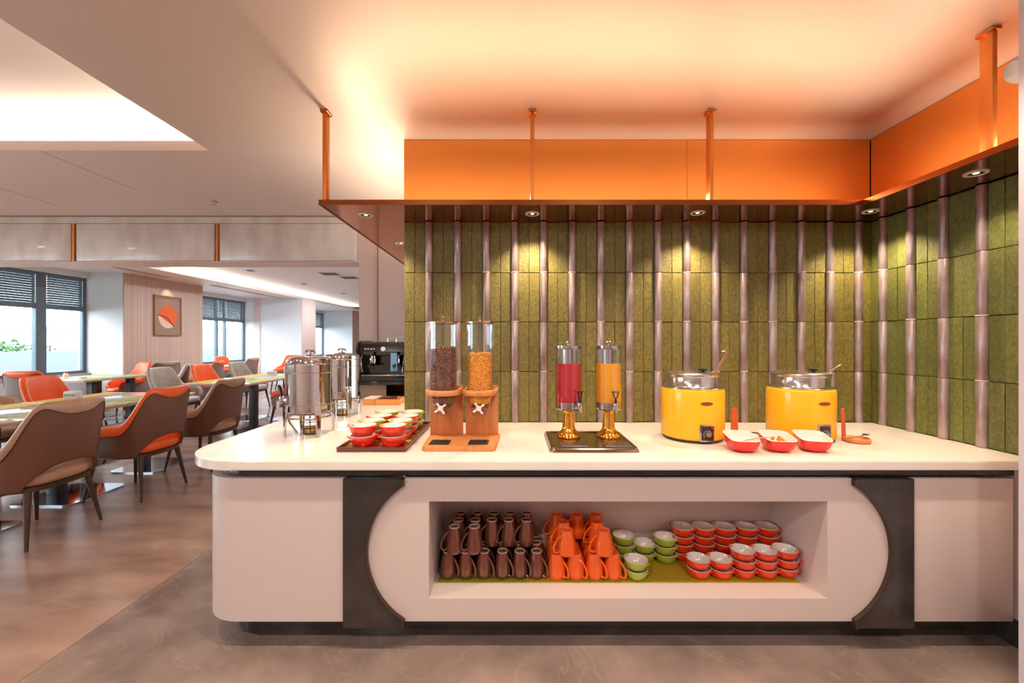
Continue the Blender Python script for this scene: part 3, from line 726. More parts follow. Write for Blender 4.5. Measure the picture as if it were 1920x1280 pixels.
for i, (cx, ang, lm_, nm) in enumerate(((.317, 28, mat('red juice', (196, 8, 26), .12, coat=.6), 'red_juice'), (.541, 8, mat('orange juice', (255, 164, 14), .15, coat=.5), 'orange_juice'))):
    cy = 2.34; D_ = 2.34
    obj('pedestal', lathe(NB(), [(0, .018), (.062, .018), (.066, .024), (.063, .034), (.050, .046), (.042, .054), (.037, .060), (.035, .075), (.029, .15), (.030, .163), (.034, .168), (0, .168)], 36, (cx, cy, 0)), gold, t, label='gold pedestal')
    obj('cup', lathe(NB(), [(0, .164), (.040, .166), (.066, .172), (.072, .180), (.0725, .215), (.0695, .215), (.0695, .180), (0, .178)], 40, (cx, cy, 0)), steel, t)
    obj('cylinder', lathe(NB(), [(.0748, .182), (.0748, .528), (.0725, .528), (.0725, .182)], 44, (cx, cy, 0), closed=True), glass, t, label='clear cylinder')
    lid = obj('lid', lathe(NB(), [(0, .506), (.066, .506), (.068, .512), (.068, .526), (.030, .530), (0, .530)], 36, (cx, cy, 0)), steel, t)
    obj('knob', lathe(NB(), [(0, .53), (.007, .53), (.006, .540), (.014, .545), (.014, .550), (.009, .555), (0, .556)], 16, (cx, cy, 0)), steel, lid)
    obj('ice_core', lathe(NB(), [(0, .42), (.030, .42), (.030, .505), (0, .505)], 24, (cx-.006, cy, 0)), steel_b, t)
    tag(obj(nm, lathe(NB(), [(0, .190), (.0715, .190), (.0718, .195), (.0718, .4265), (.070, .4275), (.0, .4275)], 40, (cx, cy, CZ)), lm_), ('red' if i == 0 else 'orange')+' juice filling the %s clear cylinder' % ('left', 'right')[i], 'juice')
    a = R(-90+ang); d = Vector((cos(a), sin(a), 0)); c0 = Vector((cx, cy, .205))
    tp = tube(NB(), [c0+d*.068, c0+d*.100, c0+d*.108+Vector((0, 0, -.004)), c0+d*.110+Vector((0, 0, -.038))], [.010, .010, .011, .006], 10)
    lathe(tp, [(.0, -.018), (.012, -.016), (.014, .0), (.011, .016), (0, .018)], 14, c0+d*.104)
    tp_ = obj('tap', tp, steel, t)
    p0 = c0+d*.104
    hn = tube(NB(), [p0+Vector((0, 0, .014)), p0+Vector((0, 0, .034))], [.009, .006], 10)
    sd = Vector((-d.y, d.x, 0))
    tube(hn, [p0+Vector((0, 0, .034)), p0+sd*.011+Vector((0, 0, .052)), p0+sd*.015+Vector((0, 0, .074))], .0035, 6)
    tube(hn, [p0+Vector((0, 0, .034)), p0-sd*.011+Vector((0, 0, .052)), p0-sd*.015+Vector((0, 0, .074))], .0035, 6)
    tube(hn, [p0-sd*.020+Vector((0, 0, .075)), p0+sd*.020+Vector((0, 0, .075))], .0045, 6)
    obj('tap_handle', hn, black_pl, tp_, label='black tap handle')

# ---------------------------------------------------------------- soup kettles
yel = mat('yellow enamel', (250, 186, 28), .28, coat=.3)
def kettle(cx, cy, rz, lab, ladle_pts, thick):
    t = thing('soup_kettle', lab, 'kettle', (cx, cy, CZ), rz, 'yellow soup kettles')
    obj('foot', lathe(NB(), [(0, 0), (.160, 0), (.162, .006), (.162, .012), (0, .012)], 40), black_pl, t)
    obj('body', lathe(NB(), [(0, .012), (.158, .012), (.166, .018), (.169, .030), (.169, .270), (.167, .280), (.158, .286), (.146, .287), (.146, .27)], 56), yel, t)
    obj('steel_rim', lathe(NB(), [(.148, .284), (.159, .286), (.161, .290), (.158, .294), (.148, .298), (.144, .304), (.144, .352), (.147, .356), (.149, .366), (.147, .370), (.140, .371), (.139, .350), (.139, .30)], 56), mat('satin steel', (214, 210, 206), .17, metal=1), t)
    lid = obj('lid', lathe(NB(), [(.138, .362), (.138, .370), (.132, .374), (.100, .378), (.05, .381), (0, .382), (0, .379), (.1, .374), (.130, .366)], 48, closed=False), steel_b, t)
    kn = NB(); lathe(kn, [(0, .380), (.010, .381), (.009, .388), (.024, .392), (.025, .399), (.012, .403), (0, .404)], 20, (.03, -.06, -.004))
    obj('lid_knob', kn, black_pl, lid, label='black lid knob')
    # control plate, curved with the body
    def curved(x0, x1, z0, z1, rad, th, k=8):
        b = NB(); loops = []
        for i in range(k+1):
            x = x0+(x1-x0)*i/k; a = math.asin(x/rad)
            o_ = (rad+th)*sin(a), -(rad+th)*cos(a); n_ = (rad-.004)*sin(a), -(rad-.004)*cos(a)
            loops.append([(o_[0], o_[1], z0), (o_[0], o_[1], z1), (n_[0], n_[1], z1), (n_[0], n_[1], z0)])
        return loft(b, loops)
    pl = obj('control_plate', curved(-.038, .038, .014, .104, .169, .005), steel, t)
    obj('dial_face', curved(-.030, .030, .022, .097, .169, .0065), mat('dark dial plate', (44, 36, 32), .35), pl)
    Mx = Matrix.Translation((0, -.1765, .054)) @ Matrix.Rotation(pi/2, 4, 'X')
    obj('dial', lathe(NB(), [(0, .014), (.011, .014), (.013, .004), (.013, 0), (0, 0)], 20, M=Mx), mat('grey dial', (150, 140, 132), .3, metal=.6), pl)
    tk = NB()
    for k in range(15):
        a = R(-210+k*17.2-0)
        px_, pz_ = .0205*cos(-a), .054+.0205*sin(-a)
        box(tk, -.0022, .0022, -.0005, .0005, -.0009, .0009, M=Matrix.Translation((px_, -.1768+abs(px_)*.06, pz_)) @ Matrix.Rotation(a, 4, 'Y'))
    obj('dial_marks', tk, mat('white print', (230, 226, 220), .5), pl)
    obj('warning_light', lathe(NB(), [(0, .004), (.004, .003), (.005, 0), (0, 0)], 10, M=Matrix.Translation((.026, -.174, .087)) @ Matrix.Rotation(pi/2, 4, 'X')), mat('red lamp', (230, 30, 20), .3), pl)
    bd = NB(); loops = []
    for i in range(15):
        x = -.033+.066*i/14; hh_ = .0085*math.sqrt(max(0, 1-(x/.033)**2))+.0004; a = math.asin(x/.169)
        o_ = .1725*sin(a), -.1725*cos(a); n_ = .166*sin(a), -.166*cos(a)
        loops.append([(o_[0], o_[1], .217-hh_), (o_[0], o_[1], .217+hh_), (n_[0], n_[1], .217+hh_), (n_[0], n_[1], .217-hh_)])
    loft(bd, loops); bdo = obj('badge', bd, mat('brown badge', (150, 70, 40), .3, metal=.4), t, label='oval brown badge')
    return t
kettle(1.036, 2.40, R(2), 'nearer yellow soup kettle with steel rim beside the juice dispenser', None, 0)
kettle(1.655, 2.40, R(6), 'yellow soup kettle behind the red square bowls', None, 0)
def ladle(pts, r, lab, flat=True):
    t = thing('ladle', lab, 'ladle', (0, 0, 0))
    obj('handle', tube(NB(), pts, r, 8), mat('copper toned steel', (196, 150, 130), .3, metal=.8), t)
    c = Vector(pts[0]); obj('bowl', lathe(NB(), [(0, -.03), (.022, -.024), (.034, -.006), (.036, .004), (.033, .004), (.02, -.019), (0, -.025)], 20, c), steel, t)
ladle([(1.10, 2.40, 1.14), (1.150, 2.37, 1.262), (1.172, 2.35, 1.320), (1.192, 2.33, 1.372), (1.194, 2.33, 1.386), (1.182, 2.33, 1.394), (1.168, 2.33, 1.390)], [.006, .006, .007, .009, .009, .008, .006], 'copper-toned ladle with hooked end standing in the nearer kettle')
ladle([(1.70, 2.42, 1.14), (1.775, 2.37, 1.262), (1.825, 2.34, 1.310), (1.840, 2.335, 1.322)], [.003, .003, .0028, .0025], 'thin dark ladle standing in the kettle behind the red bowls')
# power cord
tag(obj('power_cord', tube(NB(), [(1.20, 2.47, CZ+.004), (1.26, 2.50, CZ+.004), (1.34, 2.47, CZ+.004), (1.42, 2.52, CZ+.004), (1.50, 2.47, CZ+.004)], .0035, 6), black_pl), 'thin black cord on the worktop between the two kettles', 'cord')
# wooden ladle rests
def rest(cx, cy, lab, rz=0):
    t = thing('ladle_rest', lab, 'spoon rest', (cx, cy, CZ), rz)
    obj('dish', lathe(NB(), [(0, 0), (.052, 0), (.060, .006), (.061, .024), (.056, .026), (.050, .018), (0, .016)], 32), wood, t)
    b = loft(NB(), [[(-.020, .052, .0), (.020, .052, .0), (.020, .064, .0), (-.020, .064, .0)], [(-.017, .054, .09), (.017, .054, .09), (.017, .066, .09), (-.017, .066, .09)], [(-.014, .058, .172), (.013, .058, .176), (.013, .068, .176), (-.014, .068, .172)]])
    obj('upright', b, wood_o, t)
    return t
rest(1.262, 2.31, 'wooden spoon rest with orange upright behind the first red bowl')
rest(1.888, 2.285, 'round wooden spoon rest with orange upright right of the kettles', R(40))
t = thing('spoon', 'thin metal spoon lying across the right wooden spoon rest', 'spoon', (1.888, 2.285, CZ+.028))
obj('handle', tube(NB(), [(-.10, -.05, .004), (-.03, -.03, .006), (.03, -.01, .012)], .0022, 6), steel_b, t)
obj('bowl', lathe(NB(), [(0, -.004), (.012, -.002), (.018, .004), (.016, .004), (0, -.002)], 14, (.045, -.004, .012)), steel_b, t)

# ---------------------------------------------------------------- red square bowls
redm = mat('red bowl glaze', (232, 34, 30), .2, coat=.5); crm = mat('cream glaze', (232, 218, 206), .2, coat=.3)
def sqbowl(cx, cy, rz, lab):
    t = thing('square_bowl', lab, 'bowl', (cx, cy, CZ), rz, 'red square bowls on the worktop')
    def lp(a, z, n, sl, b_=None): return [(x, y, z+sl*y+(.10*x if False else 0)) for x, y, _ in selip(a, b_ or a*1.08, n, 0, 36)]
    obj('body', loft(NB(), [lp(.030, 0, 2.2, 0), lp(.034, .004, 2.2, 0), lp(.054, .009, 2.6, .03), lp(.065, .026, 3.2, .08), lp(.070, .052, 4.0, .13), lp(.072, .072, 4.6, .16)], cap1=False), redm, t)
    obj('lining', loft(NB(), [lp(.072, .072, 4.6, .16), lp(.0715, .074, 4.6, .16), lp(.0680, .074, 4.4, .16), lp(.065, .052, 4.0, .13), lp(.057, .030, 3.2, .10), lp(.042, .016, 2.6, .03), lp(.02, .012, 2.2, .0)], cap0=False), crm, t, label='cream glazed inside')
    return t
sqbowl(1.160, 2.115, R(-6), 'red square bowl holding a metal utensil, nearest the yellow kettle')
sqbowl(1.342, 2.115, R(-8), 'middle red square bowl holding a few croutons')
sqbowl(1.522, 2.118, R(-14), 'rightmost red square bowl with pale contents')
t = thing('tongs', 'thin dark tongs resting in the first red square bowl', 'tongs', (1.160, 2.09, CZ+.057))
tb = tube(NB(), [(-.045, -.01, -.018), (.0, -.02, .0), (.06, -.035, .018), (.105, -.04, .021)], .002, 6); tube(tb, [(-.045, .0, -.018), (.0, -.014, .002), (.06, -.03, .020), (.105, -.04, .022)], .002, 6)
obj('arms', tb, steel_b, t); obj('loop', tube(NB(), [(-.045+.006*cos(a/8*2*pi), -.005, -.016+.008*sin(a/8*2*pi)) for a in range(8)], .0018, 6, closed=True), black_pl, t)
for k in range(9):
    x = 1.345+random.uniform(-.028, .034); y = 2.125+random.uniform(-.03, .035)
    o = obj('crouton', bx(-.008, .008, -.007, .007, -.007, .007, bev=.002), mat('toasted bread', (214, 150, 50), .7, rgb2=(180, 110, 40), scale=60), None, (x, y, CZ+.036+random.uniform(0, .020)+(y-2.115)*.1), (random.random()*3, random.random()*3, random.random()*3))
    tag(o, 'small golden crouton in the middle red square bowl', 'crouton', 'croutons in the middle bowl')
o = obj('cream_dip', loft(NB(), [selip(.056, .060, 3.2, CZ+.036, 30, 1.522, 2.118), selip(.056, .060, 3, CZ+.041, 30, 1.522, 2.118), selip(.02, .02, 2, CZ+.044, 30, 1.522, 2.118)]), mat('pale dip', (240, 214, 188), .5))
tag(o, 'pale creamy food in the rightmost red square bowl', 'food')

# ---------------------------------------------------------------- coffee urns
def urn(cx, cy, rz, tapang, lab):
    t = thing('coffee_urn', lab, 'urn', (cx, cy, CZ), rz, 'steel coffee urns')
    r = .124
    obj('body', lathe(NB(), [(0, .118), (.085, .118), (.110, .124), (r, .140), (r, .176), (r+.003, .179), (r, .182), (r, .364), (r+.003, .367), (r, .370), (r, .440), (0, .442)], 64), steel, t)
    lid = obj('lid', lathe(NB(), [(r+.004, .416), (r+.006, .420), (r+.004, .424), (r+.001, .444), (.112, .454), (.07, .462), (0, .466)], 64), steel, t)
    kn = NB(); tube(kn, [(-.03, 0, .480), (-.02, 0, .494), (.02, 0, .494), (.03, 0, .480)], .006, 8); tube(kn, [(0, 0, .462), (0, 0, .494)], .007, 10); lathe(kn, [(0, .462), (.03, .462), (.02, .470), (0, .472)], 20)
    obj('lid_handle', kn, steel, lid)
    for a in (45, 135, 225, 315):
        ca, sa = cos(R(a)), sin(R(a)); lo_, hi_ = [], []
        loops = []
        for z, rad, wd in ((.0, .135, .011), (.05, .137, .015), (.12, .134, .019), (.160, .131, .021), (.182, .127, .020)):
            rad_o = rad; c = Vector((ca*rad, sa*rad, z)); s_ = Vector((-sa, ca, 0)); n_ = Vector((ca, sa, 0))
            loops.append([c-s_*wd-n_*.003, c-s_*wd*.6+n_*.006, c+s_*wd*.6+n_*.006, c+s_*wd-n_*.003, c-n_*.007])
        lg = obj('leg', loft(NB(), loops), steel, t)
    fr = tube(NB(), [(.118*cos(a/24*2*pi), .118*sin(a/24*2*pi), .105) for a in range(24)], .005, 6, closed=True)
    obj('stand_ring', fr, steel, t)
    # burner in a wire cage
    bu = NB(); lathe(bu, [(0, .004), (.030, .004), (.032, .010), (.032, .044), (.024, .048), (0, .048)], 20)
    bo = obj('burner', bu, mat('brass toned burner', (206, 160, 110), .3, metal=.8), t)
    cg = NB()
    for z in (.002, .035, .072): tube(cg, [(.038*cos(a/14*2*pi), .038*sin(a/14*2*pi), z) for a in range(14)], .0022, 5, closed=True)
    for k in range(6): tube(cg, [(.038*cos(k*pi/3), .038*sin(k*pi/3), .0), (.038*cos(k*pi/3), .038*sin(k*pi/3), .11)], .0022, 5)
    obj('wire_cage', cg, black_pl, bo)
    obj('lever', tube(NB(), [(-.05, -.05, .012), (-.085, -.07, .08), (-.095, -.075, .118)], [.007, .006, .008], 8), steel_b, t)
    a = R(tapang); d = Vector((cos(a), sin(a), 0)); c0 = Vector((0, 0, .205))
    tp = tube(NB(), [c0+d*.120, c0+d*.16, c0+d*.168+Vector((0, 0, -.006)), c0+d*.171+Vector((0, 0, -.055))], [.011, .011, .012, .008], 10)
    lathe(tp, [(0, -.02), (.014, -.018), (.016, 0), (.013, .02), (0, .024)], 14, c0+d*.150)
    lathe(tp, [(0, -.004), (.02, -.004), (.02, .004), (0, .004)], 16, c0+d*.124, M=d.to_track_quat('Z', 'Y').to_matrix().to_4x4())
    tpo = obj('tap', tp, steel, t)
    obj('tap_lever', tube(NB(), [c0+d*.150+Vector((0, 0, .02)), c0+d*.152+Vector((0, 0, .05)), c0+d*.160+Vector((0, 0, .075)), c0+d*.168+Vector((0, 0, .088))], [.005, .009, .011, .007], 8), black_gl, tpo)
    g = tube(NB(), [c0+d*.128+Vector((0, 0, .04)), c0+d*.132+Vector((0, 0, .2))], .006, 8)
    obj('sight_glass', g, steel_b, t)
urn(-1.21, 2.50, 0, 200, 'nearer polished steel coffee urn on four legs')
urn(-1.275, 3.13, 0, -50, 'farther polished steel coffee urn, behind the nearer one')
# wooden boxes with sachets
bambo = mat('light bamboo box', (232, 158, 84), .5, rgb2=(214, 138, 66), scale=4, stretch=(1, 1, 10))
for i, (cx, w_, m_) in enumerate(((-1.235, .10, 'left'), (-1.075, .21, 'right'))):
    lab = ['small closed bamboo box beside the coffee urns', 'larger open bamboo box of sachets in front of the espresso machine'][i]
    t = thing('wooden_box', lab, 'box', (cx, 3.70, CZ), R(0))
    b = NB(); hx, hy, hz = w_/2, .10, .052
    box(b, -hx, hx, -hy, hy, 0, .006); box(b, -hx, -hx+.008, -hy, hy, .006, hz); box(b, hx-.008, hx, -hy, hy, .006, hz); box(b, -hx+.008, hx-.008, -hy, -hy+.008, .006, hz); box(b, -hx+.008, hx-.008, hy-.008, hy, .006, hz)
    obj('body', b, bambo, t)
    if i == 0: obj('cover', bx(-hx-.001, hx+.001, -hy, hy, hz, hz+.006), mat('pale box cover', (226, 206, 186), .5), t)
    else:
        for k in range(6):
            o = obj('sachet', bx(-.030, .030, -.004, .004, 0, .052, bev=.001), mat('maroon sachet', (112, 54, 48), .4), None, (cx-.055+(k % 2)*.07, 3.63+.024*k, CZ+.008), (R(12), 0, 0))
            tag(o, 'maroon tea sachet standing in the open bamboo box, %s from the front' % ORD[k], 'sachet', 'tea sachets')

# espresso station
t = thing('coffee_bar', 'raised black and brown shelf unit behind the worktop', 'shelf unit', (0, 0, 0))
obj('top', bx(-1.56, -.60, 4.02, 4.56, 1.03, 1.062, bev=.002), black_gl, t)
b = NB(); box(b, -1.54, -.62, 4.50, 4.55, .0, 1.03); box(b, -1.54, -1.51, 4.04, 4.50, 0, 1.03); box(b, -.65, -.62, 4.04, 4.50, 0, 1.03); box(b, -1.51, -.65, 4.04, 4.50, .80, .905)
box(b, -1.51, -1.22, 4.04, 4.06, .905, 1.03)
obj('carcass', b, mat('taupe laminate', (134, 110, 98), .4), t)
t = thing('espresso_machine', 'black espresso machine on the raised bar behind the urns', 'coffee machine', (-1.285, 4.26, 1.062))
bodyp = [(-.16, .0), (-.16, .05), (-.02, .06), (-.02, .24), (-.17, .25), (-.20, .29), (-.19, .36), (-.15, .385), (.18, .385), (.20, .35), (.20, 0)]
b = NB()
vs0 = [b.verts.new((-.205, y, z)) for y, z in bodyp]; vs1 = [b.verts.new((.30, y, z)) for y, z in bodyp]
b.faces.new(vs0); b.faces.new(vs1[::-1])
for k in range(len(bodyp)): b.faces.new((vs0[k], vs1[k], vs1[(k+1) % len(bodyp)], vs0[(k+1) % len(bodyp)]))
obj('housing', b, black_gl, t)
for sx in (-.222, .302):
    b = prism(NB(), [(-.17, 0), (-.17, .06), (-.13, .10), (-.13, .22), (-.21, .26), (-.23, .31), (-.20, .375), (-.15, .395), (.20, .395), (.21, 0)], sx, sx+.018, 'x')
    obj('side_panel', b, black_gl if sx < 0 else steel_b, t)
obj('drip_tray', bx(-.19, .28, -.165, -.03, .05, .062, bev=.003), steel, t)
for gx in (-.10, .14):
    gh = obj('group_head', lathe(NB(), [(0, .165), (.028, .165), (.034, .18), (.034, .215), (.028, .25), (0, .25)], 20, (gx, -.10, 0)), steel, t)
    pf = tube(NB(), [(gx, -.10, .168), (gx, -.15, .165), (gx+.01, -.25, .15)], [.028, .012, .014], 10)
    obj('portafilter', pf, black_pl, gh)
for k in range(4): obj('button', lathe(NB(), [(0, .008), (.010, .007), (.012, 0), (0, 0)], 12, M=Matrix.Translation((-.14+k*.028, -.197, .315)) @ Matrix.Rotation(pi/2, 4, 'X')), steel_b, t)
obj('gauge', lathe(NB(), [(0, .008), (.020, .007), (.024, 0), (0, 0)], 20, M=Matrix.Translation((.03, -.197, .315)) @ Matrix.Rotation(pi/2, 4, 'X')), mat('white print', (230, 226, 220), .5), t)
obj('steam_wand', tube(NB(), [(.23, -.15, .27), (.235, -.19, .22), (.22, -.20, .12), (.215, -.19, .09)], .006, 8), steel, t)
obj('steam_wand', tube(NB(), [(-.18, -.15, .27), (-.185, -.19, .22), (-.175, -.20, .12), (-.17, -.19, .09)], .006, 8), steel, t)
cr_ = NB(); tube(cr_, [(.06, -.14, .385), (.06, -.14, .425), (.29, -.14, .425), (.29, .16, .425), (.06, .16, .425), (.06, .16, .385)], .005, 6); tube(cr_, [(.29, -.14, .385), (.29, -.14, .425)], .005, 6)
obj('cup_rail', cr_, steel_b, t)
tag(obj('cloth', (lambda b: loft(b, [[(x, y+.01*sin(x*60), z) for x, y, z in ((-1.15-.028, 4.062, zz), (-1.15+.028, 4.062, zz), (-1.15+.028, 4.072, zz), (-1.15-.028, 4.072, zz))] for zz in (1.16, 1.22, 1.30, 1.34)]))(NB()), mat('blue cloth', (110, 150, 190), .8)), 'blue cloth hanging at the front of the espresso machine', 'cloth')
obj('red_switch', bx(-.004, .012, -.012, .0, -.02, .02, bev=.002), mat('red lamp', (230, 30, 20), .3), t, (.285, -.21, .20), label='red switch')

# ================================================================ DINING AREA
leather = {'beige': mat('beige leather', (190, 148, 118), .42, rgb2=(178, 136, 106), scale=12, bump=.06, bscale=160),
           'orange': mat('orange leather', (250, 106, 34), .42, rgb2=(244, 96, 28), scale=12, bump=.06, bscale=160),
           'stone': mat('pale taupe leather', (178, 164, 148), .42, rgb2=(166, 152, 136), scale=12, bump=.06, bscale=160)}
shellm = {'brown': mat('brown leather shell', (112, 72, 54), .4, bump=.05, bscale=160), 'grey': mat('daylight grey leather shell', (138, 124, 116), .4, bump=.05, bscale=160)}  # grey copy puts cool daylight into the colour of the farther brown shells
def sstep(a, b, x):
    t = max(0, min(1, (x-a)/(b-a))); return t*t*(3-2*t)
def chair(lining, shell):
    t = thing('dining_chair', 'x', 'chair')
    A, B, n = .285, .285, 2.9
    UM = 128
    def top(u): return 1.02-.32*sstep(26, 82, u)-.06*sstep(82, UM, u)
    def bot(u): return .405+.155*(max(0, cos(R(min(90, u/52*90))))**.75)
    def bw(u):
        c = .074+.030*cos(R(min(u, 60)*6)) if u < 30 else .044+.05*sstep(30, 62, u)
        return c
    def P(phi, off, z):
        s, c = sin(R(phi)), cos(R(phi))
        k = 1+.20*(z-.4)/.6*(.55+.45*max(0, c))
        return ((A*k+off)*math.copysign(abs(s)**(2/n), s), -(B*k+off)*math.copysign(abs(c)**(2/n), c), z)
    phis = [-UM+2*UM*i/64 for i in range(65)]
    sh = []; ln = []; bd = []
    for ph in phis:
        u = abs(ph); T = top(u); Bz = bot(u); W = bw(u)
        e_ = sstep(UM, UM-10, u); 
        T2 = T-.03*(1-e_)
        sh.append([P(ph, 0, Bz), P(ph, .016, Bz+.004), P(ph, .020, Bz+.02), P(ph, .020, (Bz+T2-W)/2), P(ph, .020, T2-W), P(ph, .0, T2-W)])
        ln.append([P(ph, -.028, Bz+.01), P(ph, -.036, (Bz+T2)/2), P(ph, -.032, T2-.03), P(ph, -.022, T2-.008), P(ph, -.004, T2), P(ph, .012, T2-.004), P(ph, .024, T2-.018), P(ph, .026, T2-W+.006), P(ph, .021, T2-W-.002), P(ph, -.002, T2-W), P(ph, -.002, Bz+.002)])
    obj('shell', loft(NB(), sh), shellm[shell], t, ang=1.0, label=shell+' outer shell')
    obj('lining', loft(NB(), ln), leather[lining], t, ang=1.2)
    pp = NB(); tube(pp, [P(ph, .0235, (top(abs(ph))-.03*(1-sstep(UM, UM-10, abs(ph))))-bw(abs(ph))-.001) for ph in phis], .0028, 5)
    obj('piping', pp, mat('dark piping', (60, 34, 26), .5), t)
    seat = loft(NB(), [selip(.262, .262, 2.9, .425, 36), selip(.275, .275, 2.9, .445, 36), selip(.275, .275, 2.9, .485, 36), selip(.258, .258, 2.9, .512, 36), selip(.18, .18, 2.6, .525, 36), selip(.05, .05, 2, .528, 36)])
    obj('seat', seat, leather[lining], t, ang=1.0)
    obj('seat_frame', loft(NB(), [selip(.268, .268, 2.9, .388, 36), selip(.278, .278, 2.9, .392, 36), selip(.278, .278, 2.9, .42, 36), selip(.268, .268, 2.9, .425, 36)]), bronze, t)
    for sx in (-1, 1):
        for sy in (-1, 1):
            obj('leg', tube(NB(), [(sx*.205, sy*.205, .392), (sx*.262, sy*.262, .0)], [.023, .011], 12), mat('dark bronze leg', (84, 66, 54), .4, metal=.5), t)
    return t
protos = {}
WEST, EAST, NORTH, SOUTH = pi/2, -pi/2, 0, pi    # local +Y is the chair's front
CH = [ # x, y, lining, shell, facing, label
 (-3.61, 3.14, 'beige', 'brown', WEST, 'beige and brown leather chair nearest the camera at the left edge'),
 (-3.60, 4.02, 'orange', 'brown', WEST, 'orange-lined brown leather chair between two beige ones, nearest row'),
 (-3.60, 4.90, 'beige', 'brown', WEST, 'beige and brown leather chair beside the rounded worktop corner'),
 (-3.66, 7.00, 'orange', 'grey', WEST, 'orange-lined chair seen just left of the steel urns'),
 (-5.62, 4.42, 'beige', 'brown', EAST, 'tan chair across the nearest table, cut by the left edge'),
 (-5.62, 5.28, 'orange', 'brown', EAST+.15, 'bright orange chair facing us across the nearest table'),
 (-7.05, 5.55, 'beige', 'brown', EAST+.2, 'tan chair with sweeping arm at the left edge below the window'),
 (-7.22, 6.42, 'orange', 'grey', NORTH+.15, 'daylight-grey chair with orange rim, back towards us, before the window'),
 (-7.80, 8.45, 'orange', 'grey', SOUTH-.45, 'orange chair at the end of the window table, by the white pier'),
 (-7.86, 9.30, 'stone', 'grey', WEST-.4, 'daylight-grey chair with back towards us below the picture'),
 (-6.60, 7.98, 'stone', 'brown', SOUTH-.9, 'pale taupe chair with sweeping arm below the picture'),
 (-5.62, 7.02, 'stone', 'brown', EAST, 'taupe chair left of the second table row, nearest'),
 (-5.60, 7.92, 'orange', 'grey', EAST, 'orange chair left of the second table row, middle'),
 (-6.80, 9.20, 'orange', 'grey', WEST+.25, 'daylight-grey chair with orange rim standing behind the taupe chair'),
 (-5.60, 8.95, 'stone', 'grey', EAST, 'taupe chair left of the second table row, farthest'),
 (-8.20, 12.2, 'orange', 'grey', EAST, 'orange chair in front of the second window'),
 (-7.24, 11.20, 'stone', 'grey', WEST, 'daylight-grey chair back below the second window'),
 (-6.66, 12.05, 'orange', 'grey', WEST+.5, 'orange-rimmed daylight-grey chair before the white wall'),
 (-6.90, 12.9, 'orange', 'grey', SOUTH, 'farthest orange chair, before the white wall'),
 (-3.66, 7.95, 'stone', 'grey', WEST, 'taupe chair hidden behind the steel urns'),
]
for x, y, ln_, sh_, rz, lab in CH:
    k = (ln_, sh_)
    if k not in protos:
        protos[k] = chair(ln_, sh_); c = protos[k]; c.location = (x, y, 0); c.rotation_euler = (0, 0, rz)
    else: c = copytree(protos[k], (x, y, 0), rz)
    c['label'] = lab; c['group'] = 'leather dining chairs'
topm = mat('white glass table top', (226, 226, 216), .12, coat=.5)
edgem = mat('pale timber edge', (196, 172, 140), .4)
TZ = .80
matcols = [mat('olive striped mat', (150, 158, 60), .7, rgb2=(196, 196, 110), scale=3, stretch=(1, 18, 1), lo=.45, hi=.55), mat('yellow striped mat', (226, 190, 50), .7, rgb2=(200, 170, 60), scale=3, stretch=(1, 18, 1), lo=.45, hi=.55)]
def table(x0, x1, y0, y1, lab, mats=True):
    cx, cy = (x0+x1)/2, (y0+y1)/2; hx, hy = (x1-x0)/2, (y1-y0)/2
    t = thing('dining_table', lab, 'table', (cx, cy, 0))
    obj('tabletop', bx(-hx, hx, -hy, hy, TZ-.010, TZ, bev=.002), topm, t)
    obj('edge_band', bx(-hx+.004, hx-.004, -hy+.004, hy-.004, TZ-.034, TZ-.010), edgem, t)
    for sx in (-1, 1):
        obj('post', bx(sx*.32-.05, sx*.32+.05, -.05, .05, .012, TZ-.034, bev=.004), mat('dark grey post', (52, 50, 52), .4), t)
        c_ = sx*(hx-.12); r_ = .29; k = .06
        pts = [(c_-r_+k, -r_), (c_+r_-k, -r_), (c_+r_, -r_+k), (c_+r_, r_-k), (c_+r_-k, r_), (c_-r_+k, r_), (c_-r_, r_-k), (c_-r_, -r_+k)]
        obj('base_plate', prism(NB(), pts, 0, .012), mat('mirror base plate', (176, 186, 194), .06, metal=1), t)
    if mats:
        for sx in (-1, 1):
            m_ = matcols[0 if sx > 0 else 1]
            o = obj('placemat', bx(-.16, .16, -hy+.06, hy-.06, 0, .002), m_, None, (cx+sx*(hx-.18), cy, TZ+.0005))
            tag(o, 'striped woven placemat, %s side, on the %s' % ('aisle' if sx > 0 else 'window', lab), 'placemat', 'placemats on the dining tables')
table(-5.2, -4.06, 2.63, 3.50, 'white table nearest the camera')
table(-5.2, -4.06, 3.515, 4.40, 'white table before the orange chair')
table(-5.2, -4.06, 4.415, 5.35, 'white table with the yellow mat')
table(-5.1, -4.06, 6.44, 7.34, 'table left of the steel urns')
table(-5.1, -4.06, 7.355, 8.45, 'table carrying the small white sign')
table(-8.25, -7.13, 6.95, 7.70, 'window table with the salt shaker')
table(-8.15, -7.13, 7.715, 8.30, 'window table end by the white pier')
table(-8.05, -7.62, 10.9, 11.8, 'small far table under the second window', False)
def holder(x, y, z, lab):
    t = thing('table_sign', lab, 'sign', (x, y, z+.0025))
    obj('body', bx(-.08, .08, -.03, .03, 0, .085, bev=.003), mat('pale grey holder', (206, 204, 198), .5), t)
    b = NB()
    for k in range(9): box(b, -.066+k*.015, -.058+k*.015, -.0315, -.030, .03+(k % 3)*.004, .058-(k % 2)*.004)
    obj('lettering', b, mat('grey print', (120, 116, 110), .6), t)
    obj('base', bx(-.09, .09, -.035, .035, 0, .006), white_panel, t)
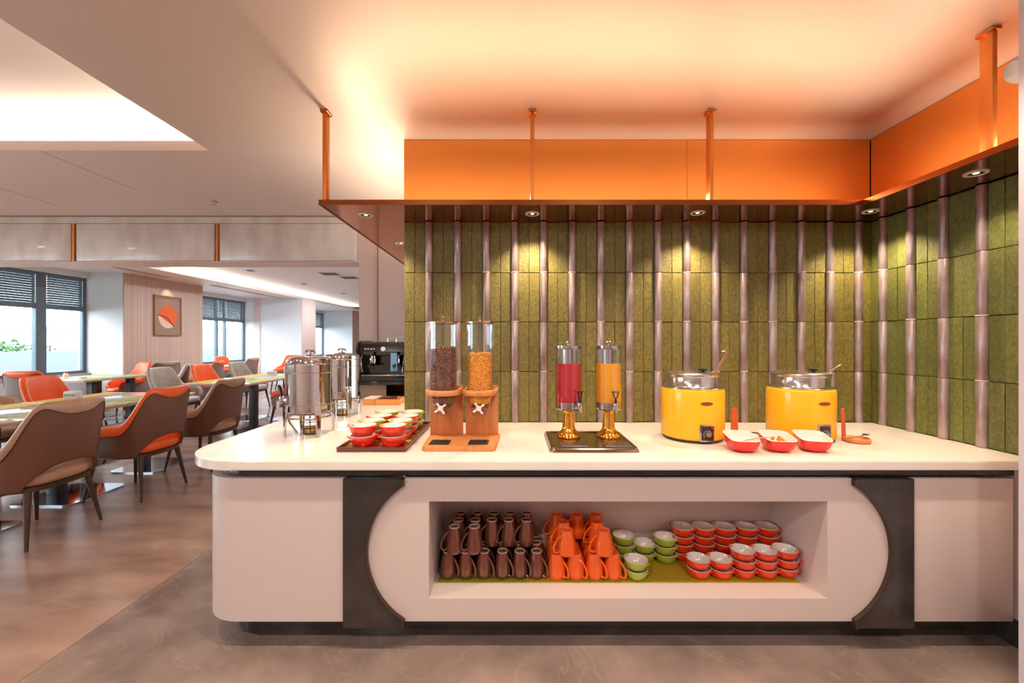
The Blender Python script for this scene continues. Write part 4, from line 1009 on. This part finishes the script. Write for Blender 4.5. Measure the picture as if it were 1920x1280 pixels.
holder(X(137, 4.72), 4.72, TZ, 'small grey printed holder on the nearest table row')
holder(X(510, 7.95), 7.95, TZ, 'small white printed holder on the table left of the urns')
t = thing('salt_shaker', 'small white shaker with red top on the window table', 'shaker', (X(155, 7.9), 7.60, TZ))
obj('body', lathe(NB(), [(0, 0), (.035, 0), (.038, .01), (.032, .06), (.022, .075), (0, .075)], 16), mat('white ceramic', (240, 236, 230), .3), t)
obj('cap', lathe(NB(), [(0, .075), (.024, .075), (.024, .095), (.015, .105), (0, .106)], 16), mat('red cap', (190, 40, 36), .4), t, label='red cap')
# framed picture
pxx = -8.2; py0, py1 = 9.54, 10.32; cyp = (py0+py1)/2; zc2 = 2.06
t = thing('framed_picture', 'framed picture of an orange disc on the timber pier', 'picture', (pxx, cyp, zc2))
hw, hz = .39, .47
b = NB(); box(b, 0, .04, -hw, -hw+.02, -hz, hz); box(b, 0, .04, hw-.02, hw, -hz, hz); box(b, 0, .04, -hw+.02, hw-.02, hz-.02, hz); box(b, 0, .04, -hw+.02, hw-.02, -hz, -hz+.02)
obj('frame', b, mat('gold brown frame', (176, 120, 66), .35, metal=.3), t)
obj('canvas', bx(0, .018, -hw+.02, hw-.02, -hz+.02, hz-.02), mat('taupe canvas', (150, 124, 106), .7), t)
def disc(r, a0, a1, x0, x1, cy=0, cz=0):
    pts = [(cy+r*cos(R(a0+(a1-a0)*i/30)), cz+r*sin(R(a0+(a1-a0)*i/30))) for i in range(31)]
    return prism(NB(), pts, x0, x1, 'x')
obj('pale_disc', disc(.27, 0, 354, .018, .021, 0, -.03), mat('cream paint', (226, 190, 156), .6), t)
obj('orange_disc', disc(.27, -52, 172, .021, .024, 0, -.03), mat('orange paint', (220, 92, 30), .6), t)
wv = tube(NB(), [(.024, .27*cos(R(172)), -.03+.27*sin(R(172))), (.024, -.12, -.02), (.024, -.02, -.05), (.024, .08, -.16), (.024, .166, -.24)], .010, 6)
obj('painted_ridge', wv, mat('dark umber paint', (80, 56, 40), .6), t)
